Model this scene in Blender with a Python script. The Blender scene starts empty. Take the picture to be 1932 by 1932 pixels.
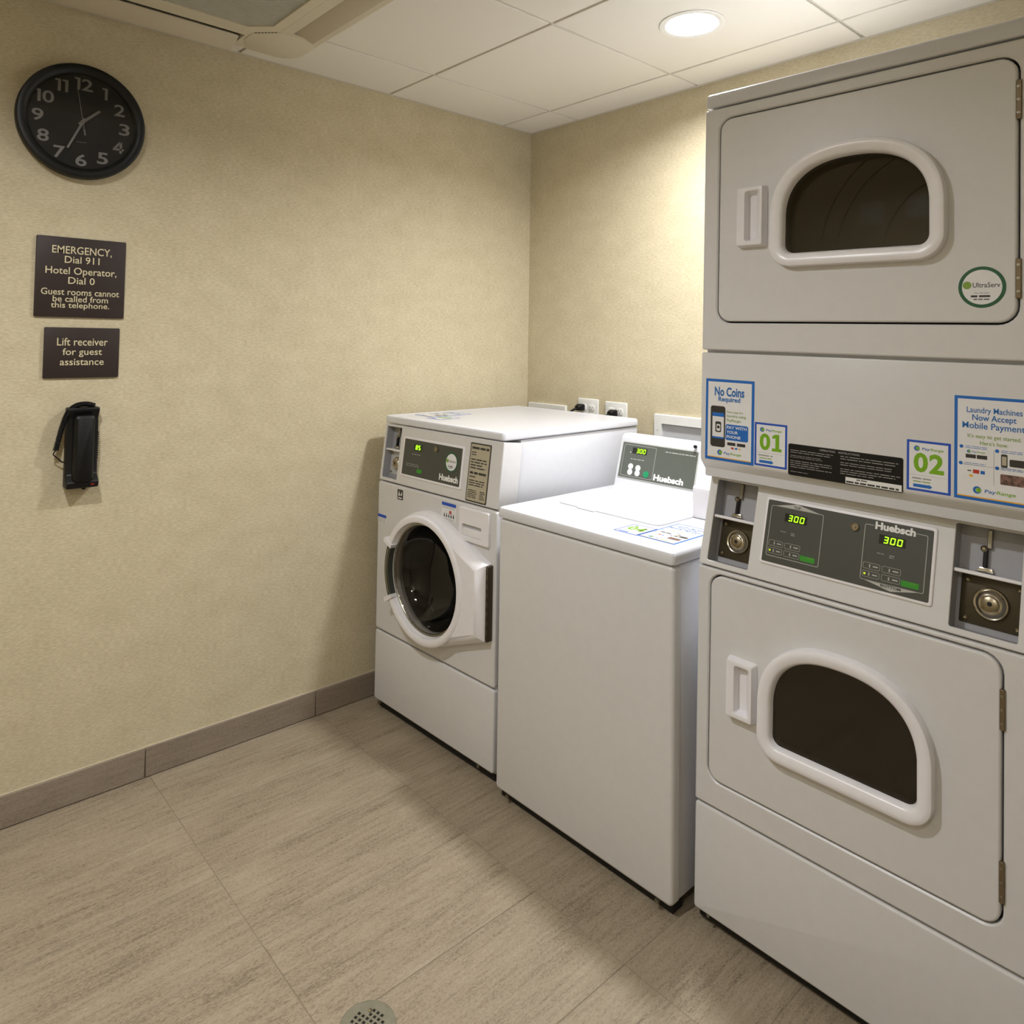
import bpy, bmesh, math, random
from mathutils import Matrix, Vector

random.seed(7)
SC = bpy.context.scene
COL = SC.collection
PI = math.pi

# ------------------------------------------------------------------ camera
F_PX, CX, CY = 1379.46, 949.23, 587.40          # focal length and principal point in a 1932 px frame
YAW, PITCH, ROLL = .8424, .0382, .0156
fw = Vector((-math.sin(YAW) * math.cos(PITCH), math.cos(YAW) * math.cos(PITCH), math.sin(PITCH)))
rt = Vector((math.cos(YAW), math.sin(YAW), 0))
up = rt.cross(fw)
r2 = rt * math.cos(ROLL) + up * math.sin(ROLL)
u2 = up * math.cos(ROLL) - rt * math.sin(ROLL)
cam = bpy.data.cameras.new('camera')
cam.sensor_width = 36.0
cam.lens = 36.0 * F_PX / 1932
cam.shift_x = (966 - CX) / 1932
cam.shift_y = (CY - 966) / 1932
cam.clip_start = .02
co = bpy.data.objects.new('camera', cam)
COL.objects.link(co)
co.matrix_world = Matrix(((r2.x, u2.x, -fw.x, 2.4723), (r2.y, u2.y, -fw.y, -2.3657), (r2.z, u2.z, -fw.z, 1.3793), (0, 0, 0, 1)))
SC.camera = co

# ------------------------------------------------------------------ world, exposure
w = bpy.data.worlds.new('world')
SC.world = w
w.use_nodes = True
w.node_tree.nodes['Background'].inputs[0].default_value = (.05, .05, .05, 1)
w.node_tree.nodes['Background'].inputs[1].default_value = .3
SC.view_settings.view_transform = 'Standard'
SC.view_settings.look = 'None'
SC.view_settings.gamma = 1
SC.view_settings.use_curve_mapping = False
SC.view_settings.exposure = -0.05

LAMP_GLOW = (660.0, 580.0, 300.0)    # radiance of each downlight lens, the added fill last
LAMP_COL = (.975, .98, 1.0, 1)

# ------------------------------------------------------------------ materials
MATS = {}


def srgb(r, g, b):
    f = lambda c: (c / 255 / 12.92) if c / 255 <= .04045 else ((c / 255 + .055) / 1.055) ** 2.4
    return (f(r), f(g), f(b), 1)


def mat(name, col, rough=.5, metal=0.0, var=0.0, vscale=40, bump=0.0, bscale=400, coat=0.0, emit=0.0, spec=.5, stretch=(1, 1, 1)):
    if name in MATS:
        return MATS[name]
    m = bpy.data.materials.new(name)
    m.use_nodes = True
    nt = m.node_tree
    b = nt.nodes['Principled BSDF']
    b.inputs['Base Color'].default_value = col
    b.inputs['Roughness'].default_value = rough
    b.inputs['Metallic'].default_value = metal
    b.inputs['Specular IOR Level'].default_value = spec
    b.inputs['Coat Weight'].default_value = coat
    b.inputs['Coat Roughness'].default_value = .08
    if emit:
        b.inputs['Emission Color'].default_value = col
        b.inputs['Emission Strength'].default_value = emit
    L = nt.links
    geo = nt.nodes.new('ShaderNodeNewGeometry')
    mp = nt.nodes.new('ShaderNodeMapping')
    mp.inputs['Scale'].default_value = stretch
    L.new(geo.outputs['Position'], mp.inputs['Vector'])
    n = nt.nodes.new('ShaderNodeTexNoise')
    n.inputs['Scale'].default_value = vscale
    n.inputs['Detail'].default_value = 3
    L.new(mp.outputs[0], n.inputs['Vector'])
    v = var if var else .015
    mr = nt.nodes.new('ShaderNodeMapRange')
    mr.inputs['From Min'].default_value = .3
    mr.inputs['From Max'].default_value = .7
    mr.inputs['To Min'].default_value = 1 - v
    mr.inputs['To Max'].default_value = 1 + v
    L.new(n.outputs[0], mr.inputs['Value'])
    mx = nt.nodes.new('ShaderNodeVectorMath')
    mx.operation = 'SCALE'
    mx.inputs[0].default_value = col[:3]
    L.new(mr.outputs[0], mx.inputs['Scale'])
    L.new(mx.outputs[0], b.inputs['Base Color'])
    if bump:
        n2 = nt.nodes.new('ShaderNodeTexNoise')
        n2.inputs['Scale'].default_value = bscale
        n2.inputs['Detail'].default_value = 2
        L.new(geo.outputs['Position'], n2.inputs['Vector'])
        bp = nt.nodes.new('ShaderNodeBump')
        bp.inputs['Strength'].default_value = bump
        bp.inputs['Distance'].default_value = .001
        L.new(n2.outputs[0], bp.inputs['Height'])
        L.new(bp.outputs[0], b.inputs['Normal'])
    MATS[name] = m
    return m


def mat_wallpaper():
    m = bpy.data.materials.new('woven_wallpaper')
    m.use_nodes = True
    nt = m.node_tree
    L = nt.links
    b = nt.nodes['Principled BSDF']
    b.inputs['Roughness'].default_value = .75
    b.inputs['Specular IOR Level'].default_value = .25
    geo = nt.nodes.new('ShaderNodeNewGeometry')

    def noise(scale, detail=3):
        mp = nt.nodes.new('ShaderNodeMapping')
        mp.inputs['Scale'].default_value = scale
        L.new(geo.outputs['Position'], mp.inputs['Vector'])
        n = nt.nodes.new('ShaderNodeTexNoise')
        n.inputs['Scale'].default_value = 1
        n.inputs['Detail'].default_value = detail
        n.inputs['Roughness'].default_value = .65
        L.new(mp.outputs[0], n.inputs['Vector'])
        return n
    a = noise((70, 70, 230), 4)
    c = noise((9, 9, 14), 2)
    ad = nt.nodes.new('ShaderNodeMath')
    ad.operation = 'MULTIPLY_ADD'
    ad.inputs[1].default_value = .35
    L.new(c.outputs[0], ad.inputs[0])
    L.new(a.outputs[0], ad.inputs[2])
    cr = nt.nodes.new('ShaderNodeValToRGB')
    cr.color_ramp.elements[0].position = .42
    cr.color_ramp.elements[0].color = WALL_DARK
    cr.color_ramp.elements[1].position = .92
    cr.color_ramp.elements[1].color = WALL_LIGHT
    L.new(ad.outputs[0], cr.inputs[0])
    L.new(cr.outputs[0], b.inputs['Base Color'])
    bp = nt.nodes.new('ShaderNodeBump')
    bp.inputs['Strength'].default_value = .25
    bp.inputs['Distance'].default_value = .001
    L.new(a.outputs[0], bp.inputs['Height'])
    L.new(bp.outputs[0], b.inputs['Normal'])
    return m


def mat_tile(name, dark, mid, light, grain):
    """stone-look porcelain with streaks running along one axis"""
    m = bpy.data.materials.new(name)
    m.use_nodes = True
    nt = m.node_tree
    L = nt.links
    b = nt.nodes['Principled BSDF']
    b.inputs['Roughness'].default_value = .5
    b.inputs['Specular IOR Level'].default_value = .35
    geo = nt.nodes.new('ShaderNodeNewGeometry')
    oi = nt.nodes.new('ShaderNodeObjectInfo')
    of = nt.nodes.new('ShaderNodeVectorMath')
    of.operation = 'SCALE'
    of.inputs[0].default_value = (3.1, 5.3, 7.7)
    L.new(oi.outputs['Random'], of.inputs['Scale'])
    ps = nt.nodes.new('ShaderNodeVectorMath')
    L.new(geo.outputs['Position'], ps.inputs[0])
    L.new(of.outputs[0], ps.inputs[1])

    def noise(scale, detail, rough):
        mp = nt.nodes.new('ShaderNodeMapping')
        mp.inputs['Scale'].default_value = scale
        L.new(ps.outputs[0], mp.inputs['Vector'])
        n = nt.nodes.new('ShaderNodeTexNoise')
        n.inputs['Scale'].default_value = 1
        n.inputs['Detail'].default_value = detail
        n.inputs['Roughness'].default_value = rough
        L.new(mp.outputs[0], n.inputs['Vector'])
        return n.outputs[0]
    g = grain
    streak = noise(tuple(95 if k != g else 8 for k in range(3)), 5, .7)
    cloud = noise(tuple(10 if k != g else 3 for k in range(3)), 3, .5)
    speck = noise(tuple(330 if k != g else 130 for k in range(3)), 3, .75)

    def ma(x, k, y):
        n = nt.nodes.new('ShaderNodeMath')
        n.operation = 'MULTIPLY_ADD'
        L.new(x, n.inputs[0])
        n.inputs[1].default_value = k
        if isinstance(y, float):
            n.inputs[2].default_value = y
        else:
            L.new(y, n.inputs[2])
        return n.outputs[0]
    s = ma(streak, .40, ma(cloud, .22, ma(speck, .52, 0.0)))
    cr = nt.nodes.new('ShaderNodeValToRGB')
    e = cr.color_ramp.elements
    e[0].position = .42
    e[0].color = dark
    e[1].position = .74
    e[1].color = light
    k = e.new(.56)
    k.color = mid
    L.new(s, cr.inputs[0])
    L.new(cr.outputs[0], b.inputs['Base Color'])
    bp = nt.nodes.new('ShaderNodeBump')
    bp.inputs['Strength'].default_value = .12
    bp.inputs['Distance'].default_value = .001
    L.new(speck, bp.inputs['Height'])
    L.new(bp.outputs[0], b.inputs['Normal'])
    return m


def mat_glass(name, tint, rough=.03, ior=1.5):
    """clear or tinted pane: mirror-like surface over see-through glass"""
    m = bpy.data.materials.new(name)
    m.use_nodes = True
    nt = m.node_tree
    L = nt.links
    nt.nodes.remove(nt.nodes['Principled BSDF'])
    out = nt.nodes['Material Output']
    tr = nt.nodes.new('ShaderNodeBsdfTransparent')
    tr.inputs[0].default_value = tint
    gl = nt.nodes.new('ShaderNodeBsdfGlossy')
    n = nt.nodes.new('ShaderNodeTexNoise')
    n.inputs['Scale'].default_value = 6
    mr = nt.nodes.new('ShaderNodeMapRange')
    mr.inputs['To Min'].default_value = rough
    mr.inputs['To Max'].default_value = rough + .02
    L.new(n.outputs[0], mr.inputs[0])
    L.new(mr.outputs[0], gl.inputs['Roughness'])
    fr = nt.nodes.new('ShaderNodeFresnel')
    fr.inputs['IOR'].default_value = ior
    mx = nt.nodes.new('ShaderNodeMixShader')
    L.new(fr.outputs[0], mx.inputs[0])
    L.new(tr.outputs[0], mx.inputs[1])
    L.new(gl.outputs[0], mx.inputs[2])
    L.new(mx.outputs[0], out.inputs['Surface'])
    return m


WALL_DARK = srgb(178, 166, 136)
WALL_LIGHT = srgb(211, 200, 171)
WALLP = mat_wallpaper()
TILE = mat_tile('stone_tile', srgb(106, 94, 77), srgb(147, 133, 112), srgb(165, 153, 132), 1)
BASE_SHADE_Y = mat_tile('base_tile_shaded_y', srgb(116, 104, 91), srgb(136, 123, 108), srgb(152, 140, 125), 1)  # floor tile stone, with the shade of an upright face in its colour
BASE_SHADE_X = mat_tile('base_tile_shaded_x', srgb(116, 104, 91), srgb(136, 123, 108), srgb(152, 140, 125), 0)  # same shaded colour, grain turned for the back wall
GROUT = mat('grout', srgb(140, 128, 108), .9, bump=.3, bscale=900)
GROUT_L = mat('pale_grout', srgb(200, 188, 164), .9, bump=.3, bscale=900)
CEIL = mat('ceiling_board', srgb(226, 222, 212), .9, var=.03, vscale=900, bump=.35, bscale=1300)
CGRID = mat('ceiling_grid', srgb(200, 194, 180), .6)
ENAMEL = mat('white_enamel', srgb(212, 213, 218), .30, bump=.05, bscale=1600, coat=.15)
ENAMEL_F = mat('white_enamel_front', srgb(211, 210, 210), .36, bump=.08, bscale=1600)
PLASTIC = mat('white_plastic', srgb(232, 230, 234), .28, bump=.02, bscale=600)
PLATE = mat('plate_plastic', srgb(226, 226, 222), .35)
CASS = mat('cassette_plastic', srgb(206, 198, 176), .5)
CASS2 = mat('cassette_flap', srgb(192, 182, 160), .5)
GRILLE = mat('grille_plastic', srgb(190, 188, 174), .6)
FILTER = mat('filter_mesh', srgb(120, 119, 108), .8)
BLACK = mat('black_plastic', srgb(13, 12, 12), .45, bump=.05, bscale=900, spec=.3)
BLACK_G = mat('black_gloss', srgb(14, 13, 13), .12)
DIAL = mat('dial_black', srgb(16, 15, 16), .7)
DARKGAP = mat('dark_gap', srgb(22, 21, 19), .8)
CHAR = mat('charcoal_overlay', srgb(66, 68, 62), .4)
CHAR_T = mat('olive_charcoal_overlay', srgb(88, 92, 84), .4)
SILVER = mat('silver_line', srgb(178, 178, 172), .45)
OFFW = mat('printed_white', srgb(228, 228, 226), .5)
BROWN = mat('brown_sign', srgb(50, 40, 37), .5, spec=.3, var=.04, vscale=120)
CREAM = mat('cream_lettering', srgb(206, 196, 160), .5)
GREYNUM = mat('grey_numeral', srgb(158, 154, 150), .5)
CHROME = mat('chrome', srgb(196, 190, 176), .18, metal=1.0)
BRASSY = mat('dull_brass', srgb(146, 136, 114), .3, metal=1.0)
STEEL = mat('steel', srgb(150, 146, 132), .35, metal=1.0)
DRAIN = mat('drain_steel', srgb(140, 136, 118), .5, metal=.6, var=.08, vscale=60)
BAY = mat('bay_grey', srgb(156, 156, 160), .45)
GREYP = mat('grey_panel', srgb(186, 187, 190), .5)
LOCKPL = mat('lock_plate', srgb(70, 62, 46), .35, metal=.5)
BLUE = mat('print_blue', srgb(22, 102, 188), .4)
BLUE_D = mat('print_deep_blue', srgb(28, 78, 184), .4)
BLUE_T = mat('print_text_blue', srgb(26, 104, 178), .4)
GREEN = mat('print_green', srgb(118, 170, 22), .4)
GREEN_T = mat('print_text_green', srgb(126, 158, 60), .4)
ORANGE = mat('print_orange', srgb(230, 170, 50), .4)
RED = mat('print_red', srgb(186, 52, 40), .4)
DKRED = mat('indicator_red', srgb(110, 24, 22), .4)
INK = mat('print_ink', srgb(50, 48, 46), .4)
INKL = mat('print_pale_ink', srgb(150, 150, 146), .4)
PAPER = mat('sticker_paper', srgb(226, 226, 228), .35)
PHOTO = mat('printed_photo', srgb(112, 84, 76), .4, var=.7, vscale=160)
DKGREEN = mat('print_dark_green', srgb(22, 86, 52), .4)
STARTG = mat('start_green', srgb(44, 140, 26), .4)
TEAL = mat('start_teal', srgb(20, 140, 90), .4)
LED = mat('led_digits', srgb(150, 245, 20), .4, emit=2.2)
LEDDOT = mat('led_dot', srgb(190, 210, 30), .4, emit=.8)
LEDBOX = mat('led_window', srgb(26, 26, 20), .25)
BEIGE = mat('beige_plate', srgb(176, 168, 146), .45)
DRUM = mat('drum_steel', srgb(92, 88, 80), .4, metal=.3)
BRONZE = mat('hinge_bronze', srgb(120, 106, 84), .4, metal=.6)
HINGE = mat('dark_hinge', srgb(88, 78, 62), .4, metal=.6)
WGLASS = mat_glass('tinted_window', (.56, .53, .47, 1), .03)
DRUM_D = mat('dryer_drum', srgb(128, 121, 110), .45, metal=.3)
BOWL = mat_glass('dark_bowl_glass', (.5, .48, .44, 1), .03)
CLEAR = mat_glass('clear_cover', (.97, .97, .97, 1), .02)
LENS = [mat('lamp_lens_%d' % k, LAMP_COL, .4, emit=g) for k, g in enumerate(LAMP_GLOW)]

# ------------------------------------------------------------------ mesh building
FRONT = Matrix(((1, 0, 0, 0), (0, 0, -1, 0), (0, 1, 0, 0), (0, 0, 0, 1)))     # (a,b,n) -> (x,-n,b): faces -y
FLAT = Matrix.Identity(4)                                                     # (a,b,n) -> (x,y,z)
LEFTW = Matrix(((0, 0, 1, 0), (1, 0, 0, 0), (0, 1, 0, 0), (0, 0, 0, 1)))      # (a,b,n) -> (n,a,b): faces +x
FACEP = Matrix(((-1, 0, 0, 0), (0, 0, 1, 0), (0, 1, 0, 0), (0, 0, 0, 1)))     # faces +y
DOWN = Matrix(((1, 0, 0, 0), (0, -1, 0, 0), (0, 0, -1, 0), (0, 0, 0, 1)))     # faces -z, b -> -y


def tilt_frame(v0, w0, k):
    s = math.sqrt(1 + k * k)
    return Matrix(((1, 0, 0, 0), (0, k / s, -1 / s, v0), (0, 1 / s, k / s, w0), (0, 0, 0, 1)))


def rrect(a0, a1, b0, b1, r=.002, seg=5):
    r = min(r, (a1 - a0) / 2 - 1e-5, (b1 - b0) / 2 - 1e-5)
    pts = []
    for cx, cy, t0 in ((a1 - r, b0 + r, -PI / 2), (a1 - r, b1 - r, 0), (a0 + r, b1 - r, PI / 2), (a0 + r, b0 + r, PI)):
        for i in range(seg + 1):
            t = t0 + PI / 2 * i / seg
            pts.append((cx + r * math.cos(t), cy + r * math.sin(t)))
    return pts


def circ(cx, cy, r, seg=48):
    return [(cx + r * math.cos(2 * PI * i / seg), cy + r * math.sin(2 * PI * i / seg)) for i in range(seg)]


def offset(pts, d):
    """move an outline outward (d>0) or inward (d<0); outline runs counter-clockwise"""
    n = len(pts)
    out = []
    for i in range(n):
        p0, p1, p2 = Vector(pts[i - 1]), Vector(pts[i]), Vector(pts[(i + 1) % n])
        e1 = (p1 - p0)
        e2 = (p2 - p1)
        n1 = Vector((e1.y, -e1.x))
        n2 = Vector((e2.y, -e2.x))
        n1 = n1.normalized() if n1.length > 1e-9 else n2.normalized()
        n2 = n2.normalized() if n2.length > 1e-9 else n1
        m = n1 + n2
        m = m / max(m.length_squared, .2) * 2
        q = p1 + m * d
        out.append((q.x, q.y))
    return out


TXT = {}


def text_mesh(s, bold):
    key = (s, bold)
    if key not in TXT:
        cu = bpy.data.curves.new('txt', 'FONT')
        cu.body = s
        cu.offset = bold
        cu.resolution_u = 3
        ob = bpy.data.objects.new('txt', cu)
        COL.objects.link(ob)
        bpy.context.view_layer.update()
        dg = bpy.context.evaluated_depsgraph_get()
        TXT[key] = bpy.data.meshes.new_from_object(ob.evaluated_get(dg))
        bpy.data.objects.remove(ob)
        bpy.data.curves.remove(cu)
    return TXT[key]


class B:
    def __init__(self, M=FLAT):
        self.bm = bmesh.new()
        self.M = M

    def v(self, a, b, n):
        return self.bm.verts.new(self.M @ Vector((a, b, n)))

    def face(self, vs):
        try:
            return self.bm.faces.new(vs)
        except ValueError:
            return None

    def box(self, a0, a1, b0, b1, n0, n1):
        V = [self.v(a, b, n) for n in (n0, n1) for a, b in ((a0, b0), (a1, b0), (a1, b1), (a0, b1))]
        for f in ((3, 2, 1, 0), (4, 5, 6, 7), (0, 1, 5, 4), (1, 2, 6, 5), (2, 3, 7, 6), (3, 0, 4, 7)):
            self.face([V[i] for i in f])
        return self

    def prism(self, prof, u0, u1):
        """profile in (y,z), run along x"""
        A = [self.v(u0, y, z) for y, z in prof]
        C = [self.v(u1, y, z) for y, z in prof]
        n = len(prof)
        self.face(A[::-1])
        self.face(C)
        for i in range(n):
            self.face([A[i], A[(i + 1) % n], C[(i + 1) % n], C[i]])
        return self

    def loops(self, L, cap0=False, cap1=True):
        R = [[self.v(a, b, n) for a, b in pts] for pts, n in L]
        k = len(R[0])
        for A, C in zip(R, R[1:]):
            for i in range(k):
                self.face([A[i], A[(i + 1) % k], C[(i + 1) % k], C[i]])
        if cap0:
            self.face(R[0][::-1])
        if cap1:
            self.face(R[-1])
        return self

    def slab(self, pts, n0, n1, bev=.002, seg=3, back=False):
        L = [(pts, n0)]
        for i in range(seg + 1):
            t = PI / 2 * i / seg
            L.append((offset(pts, -bev * (1 - math.cos(t))), n1 - bev * (1 - math.sin(t))))
        return self.loops(L, cap0=back)

    def flat(self, pts, n):
        self.face([self.v(a, b, n) for a, b in pts])
        return self

    def rect(self, a0, a1, b0, b1, n):
        return self.flat([(a0, b0), (a1, b0), (a1, b1), (a0, b1)], n)

    def fill(self, outer, holes, n):
        """flat face with holes; returns the rings of verts"""
        rings = []
        es = []
        for pts in [outer] + holes:
            vs = [self.v(a, b, n) for a, b in pts]
            rings.append(vs)
            for i in range(len(vs)):
                es.append(self.bm.edges.new((vs[i], vs[(i + 1) % len(vs)])))
        nor = (self.M.to_3x3() @ Vector((0, 0, 1)))
        r = bmesh.ops.triangle_fill(self.bm, use_beauty=True, use_dissolve=False, edges=es, normal=nor)
        for f in r['geom']:
            if isinstance(f, bmesh.types.BMFace):
                f.normal_update()
                if f.normal.dot(nor) < 0:
                    f.normal_flip()
        return rings

    def plate(self, outer, holes, n, depth, bev=.002, seg=2, hole_depth=None, hole_bev=.001):
        inner = offset(outer, -bev)
        hs = [offset(h, hole_bev) for h in holes]
        self.fill(inner, hs, n)
        L = [(inner, n)]
        for i in range(1, seg + 1):
            t = PI / 2 * (1 - i / seg)
            L.append((offset(outer, -bev * (1 - math.cos(t))), n - bev * (1 - math.sin(t))))
        L.append((outer, n - depth))
        self.loops(L[::-1], cap1=False)
        hd = depth if hole_depth is None else hole_depth
        for h, hb in zip(holes, hs):
            self.loops([(hb, n), (h, n - hole_bev), (h, n - hd)], cap1=False)
        return self

    def ringline(self, pts, wd, n):
        """outline drawn as a thin flat line"""
        self.loops([(pts, n), (offset(pts, -wd), n)], cap1=False)
        return self

    def lathe(self, prof, ca=0, cb=0, seg=48, cap=False):
        L = [(circ(ca, cb, max(r, 1e-5), seg), n) for r, n in prof]
        return self.loops(L, cap1=cap)

    def tube(self, path, r, seg=10, cap=True):
        P = [self.M @ Vector(p) for p in path]
        rings = []
        prev = None
        for i, p in enumerate(P):
            t = (P[min(i + 1, len(P) - 1)] - P[max(i - 1, 0)]).normalized()
            if prev is None:
                x = t.orthogonal().normalized()
            else:
                x = (prev - t * prev.dot(t)).normalized()
            prev = x
            y = t.cross(x)
            rr = r[i] if isinstance(r, (list, tuple)) else r
            rings.append([self.bm.verts.new(p + (x * math.cos(2 * PI * k / seg) + y * math.sin(2 * PI * k / seg)) * rr) for k in range(seg)])
        for A, C in zip(rings, rings[1:]):
            for k in range(seg):
                self.face([A[k], A[(k + 1) % seg], C[(k + 1) % seg], C[k]])
        if cap:
            self.face(rings[0][::-1])
            self.face(rings[-1])
        return self

    def text(self, s, a0, a1, b0, b1, n=.0006, bold=0.0, shear=0.0):
        me = text_mesh(s, bold)
        xs = [q.co.x for q in me.vertices]
        ys = [q.co.y for q in me.vertices]
        if not xs:
            return self
        x0, x1, y0, y1 = min(xs), max(xs), min(ys), max(ys)
        T = Matrix(((1, 0, 0, a0), (0, 1, 0, b0), (0, 0, 1, n), (0, 0, 0, 1)))
        S = Matrix.Diagonal(((a1 - a0) / (x1 - x0), (b1 - b0) / (y1 - y0), 0, 1))
        O = Matrix.Translation((-x0, -y0, 0))
        H = Matrix(((1, shear, 0, 0), (0, 1, 0, 0), (0, 0, 1, 0), (0, 0, 0, 1)))
        X = self.M @ T @ H @ S @ O
        k = len(self.bm.verts)
        self.bm.from_mesh(me)
        self.bm.verts.ensure_lookup_table()
        for i in range(k, len(self.bm.verts)):
            self.bm.verts[i].co = X @ self.bm.verts[i].co
        return self

    def one(self, a0, a1, b0, b1, n, th, foot=False):
        """figure 1 with a flag, and a foot if asked"""
        h = b1 - b0
        if foot:
            c = (a0 + a1) / 2 + th * .15
            f = th * .75
            self.flat([(a0, b0), (a1, b0), (a1, b0 + f), (c + th / 2, b0 + f), (c + th / 2, b1), (c - th / 2, b1), (a0 + th * .1, b1 - h * .10), (a0 + th * .1, b1 - h * .26), (c - th / 2, b1 - h * .22), (c - th / 2, b0 + f), (a0, b0 + f)], n)
        else:
            self.flat([(a1 - th, b0), (a1, b0), (a1, b1), (a0, b1), (a0, b1 - h * .16), (a1 - th, b1 - h * .16)], n)
        return self

    def four(self, a0, a1, b0, b1, n, th):
        h, xr = b1 - b0, a1 - (a1 - a0) * .16
        yb = b0 + h * .22
        self.rect(xr - th, xr, b0, b1, n)
        self.rect(a0, a1, yb, yb + th, n)
        self.flat([(a0, yb + th * .6), (a0 + th * 1.1, yb + th * .6), (xr, b1), (xr - th * 1.1, b1)], n)
        return self

    def bars(self, a0, a1, b0, b1, rows, n=.0006, fillr=.45, short=.55):
        """rows of unreadable small print"""
        rnd = random.Random(int((a0 * 7919 + b0 * 104729 + rows) * 1000))
        h = (b1 - b0) / rows
        for i in range(rows):
            y = b1 - h * (i + .5)
            x = a0
            end = a0 + (a1 - a0) * (rnd.uniform(short, 1) if i % 3 == 2 else rnd.uniform(.9, 1))
            while x < end:
                wd = min(rnd.uniform(1.2, 4.5) * h, end - x)
                self.rect(x, x + wd, y - h * fillr / 2, y + h * fillr / 2, n)
                x += wd + h * .45
        return self

    def seg7(self, s, a0, b0, wd, h, gap, n=.001, th=None, shear=.12):
        th = th or h * .15
        ON = {'0': 'abcdef', '1': 'bc', '2': 'abged', '3': 'abgcd', '4': 'fgbc', '5': 'afgcd', '6': 'afgedc', '7': 'abc', '8': 'abcdefg', '9': 'abcdfg'}
        e = th * .18
        for i, c in enumerate(s):
            x = a0 + i * (wd + gap)
            m = h / 2
            S = {'a': (e + th * .6, wd - e - th * .6, h - th, h), 'd': (e + th * .6, wd - e - th * .6, 0, th), 'g': (th, wd - th, m - th / 2, m + th / 2),
                 'f': (0, th, m + e, h - e), 'b': (wd - th, wd, m + e, h - e), 'e': (0, th, e, m - e), 'c': (wd - th, wd, e, m - e)}
            for q in ON[c]:
                p = S[q]
                self.flat([(x + ax + shear * by, b0 + by) for ax, by in ((p[0], p[2]), (p[1], p[2]), (p[1], p[3]), (p[0], p[3]))], n)
        return self

    def build(self, name, material, parent=None, bev=0.0, seg=2, smooth=True, angle=38):
        bm = self.bm
        if bev:
            bm.normal_update()
            es = [e for e in bm.edges if len(e.link_faces) == 2 and e.calc_face_angle(0) > math.radians(30)]
            bmesh.ops.bevel(bm, geom=es, offset=bev, segments=seg, profile=.5, affect='EDGES', clamp_overlap=True)
        me = bpy.data.meshes.new(name)
        bm.to_mesh(me)
        bm.free()
        if smooth:
            for p in me.polygons:
                p.use_smooth = True
            me.set_sharp_from_angle(angle=math.radians(angle))
        me.materials.append(material)
        o = bpy.data.objects.new(name, me)
        COL.objects.link(o)
        if parent:
            o.parent = parent
        return o


def tag(o, label, cat, group=None, kind=None):
    o['label'] = label
    o['category'] = cat
    if group:
        o['group'] = group
    if kind:
        o['kind'] = kind
    return o


def lab(o, label):
    o['label'] = label
    return o


def thing(name, label, cat, loc=(0, 0, 0), rot=(0, 0, 0), group=None):
    o = bpy.data.objects.new(name, None)
    COL.objects.link(o)
    o.location = loc
    o.rotation_euler = rot
    o.empty_display_size = .05
    return tag(o, label, cat, group)


def child(me, name, parent, loc):
    o = bpy.data.objects.new(name, me)
    COL.objects.link(o)
    o.parent = parent
    o.location = loc
    return o


# ------------------------------------------------------------------ the room
RX, RY, H = 3.30, -3.20, 2.348

f = B().box(0, RX, RY, 0, -.08, -.0016).build('floor', GROUT)
tag(f, 'beige streaked stone-look tile floor', 'floor', kind='structure')
TX, TY = .2845, .5835
xl = [1.418 - TX * k for k in range(4, -7, -1)]
yl = [-1.034 + TY, -1.034, -1.034 - TY, -1.034 - 2 * TY, -1.034 - 3 * TY]
yl = [0] + yl + [RY]
xl = [x for x in xl if .05 < x < RX - .02]
xl = [0] + xl + [RX]
TILE_MESH = {}


def tile_mesh(name, dx, dy, g, t, m, bev=.0012):
    key = (name, round(dx, 4), round(dy, 4))
    if key not in TILE_MESH:
        o = B().box(g, dx - g, g, dy - g, -t, 0).build(name, m, bev=bev, seg=1)
        TILE_MESH[key] = o.data
        bpy.data.objects.remove(o)
    return TILE_MESH[key]


for x0, x1 in zip(xl, xl[1:]):
    for y1, y0 in zip(yl, yl[1:]):
        child(tile_mesh('tile', x1 - x0, y1 - y0, .0009, .0018, TILE), 'tile', f, (x0, y0, random.uniform(-.0004, .0)))

TH = .12
tag(B().box(-TH, 0, RY - TH, TH, -.08, H + .12).build('wall_left', WALLP), 'beige woven wallpaper wall with the clock and telephone', 'wall', kind='structure')
tag(B().box(0, RX, 0, TH, -.08, H + .12).build('wall_back', WALLP), 'beige woven wallpaper wall behind the washers and dryer', 'wall', kind='structure')
tag(B().box(RX, RX + TH, RY - TH, TH, -.08, H + .12).build('wall_right', WALLP), 'beige wallpaper wall right of the dryer, out of view', 'wall', kind='structure')
tag(B().box(0, RX, RY - TH, RY, -.08, H + .12).build('wall_front', WALLP), 'beige wallpaper wall opposite the machines, seen reflected', 'wall', kind='structure')

# baseboard of cut floor tile, upright shade put into a greyer colour
bb = B().box(0, .004, RY, 0, 0, .091).build('baseboard_left', GROUT_L)
tag(bb, 'stone tile baseboard under the clock wall, coloured greyer for its shade', 'baseboard', kind='structure')
js = [0, -.472, -1.0534, -1.6317, -2.21, -2.788, RY]
for a, c in zip(js, js[1:]):
    o = B().box(.004, .012, c + .0016, a - .0016, .0018, .0905).build('base_tile', BASE_SHADE_Y, bb, bev=.0012, seg=1)
bb = B().box(.012, RX, -.004, 0, 0, .091).build('baseboard_back', GROUT_L)
tag(bb, 'stone tile baseboard running behind the machines', 'baseboard', kind='structure')
js = [.012, .58, 1.16, 1.74, 2.32, 2.9, RX]
for a, c in zip(js, js[1:]):
    B().box(a + .0016, c - .0016, -.012, -.004, .0018, .0905).build('base_tile', BASE_SHADE_X, bb, bev=.0012, seg=1)

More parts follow.
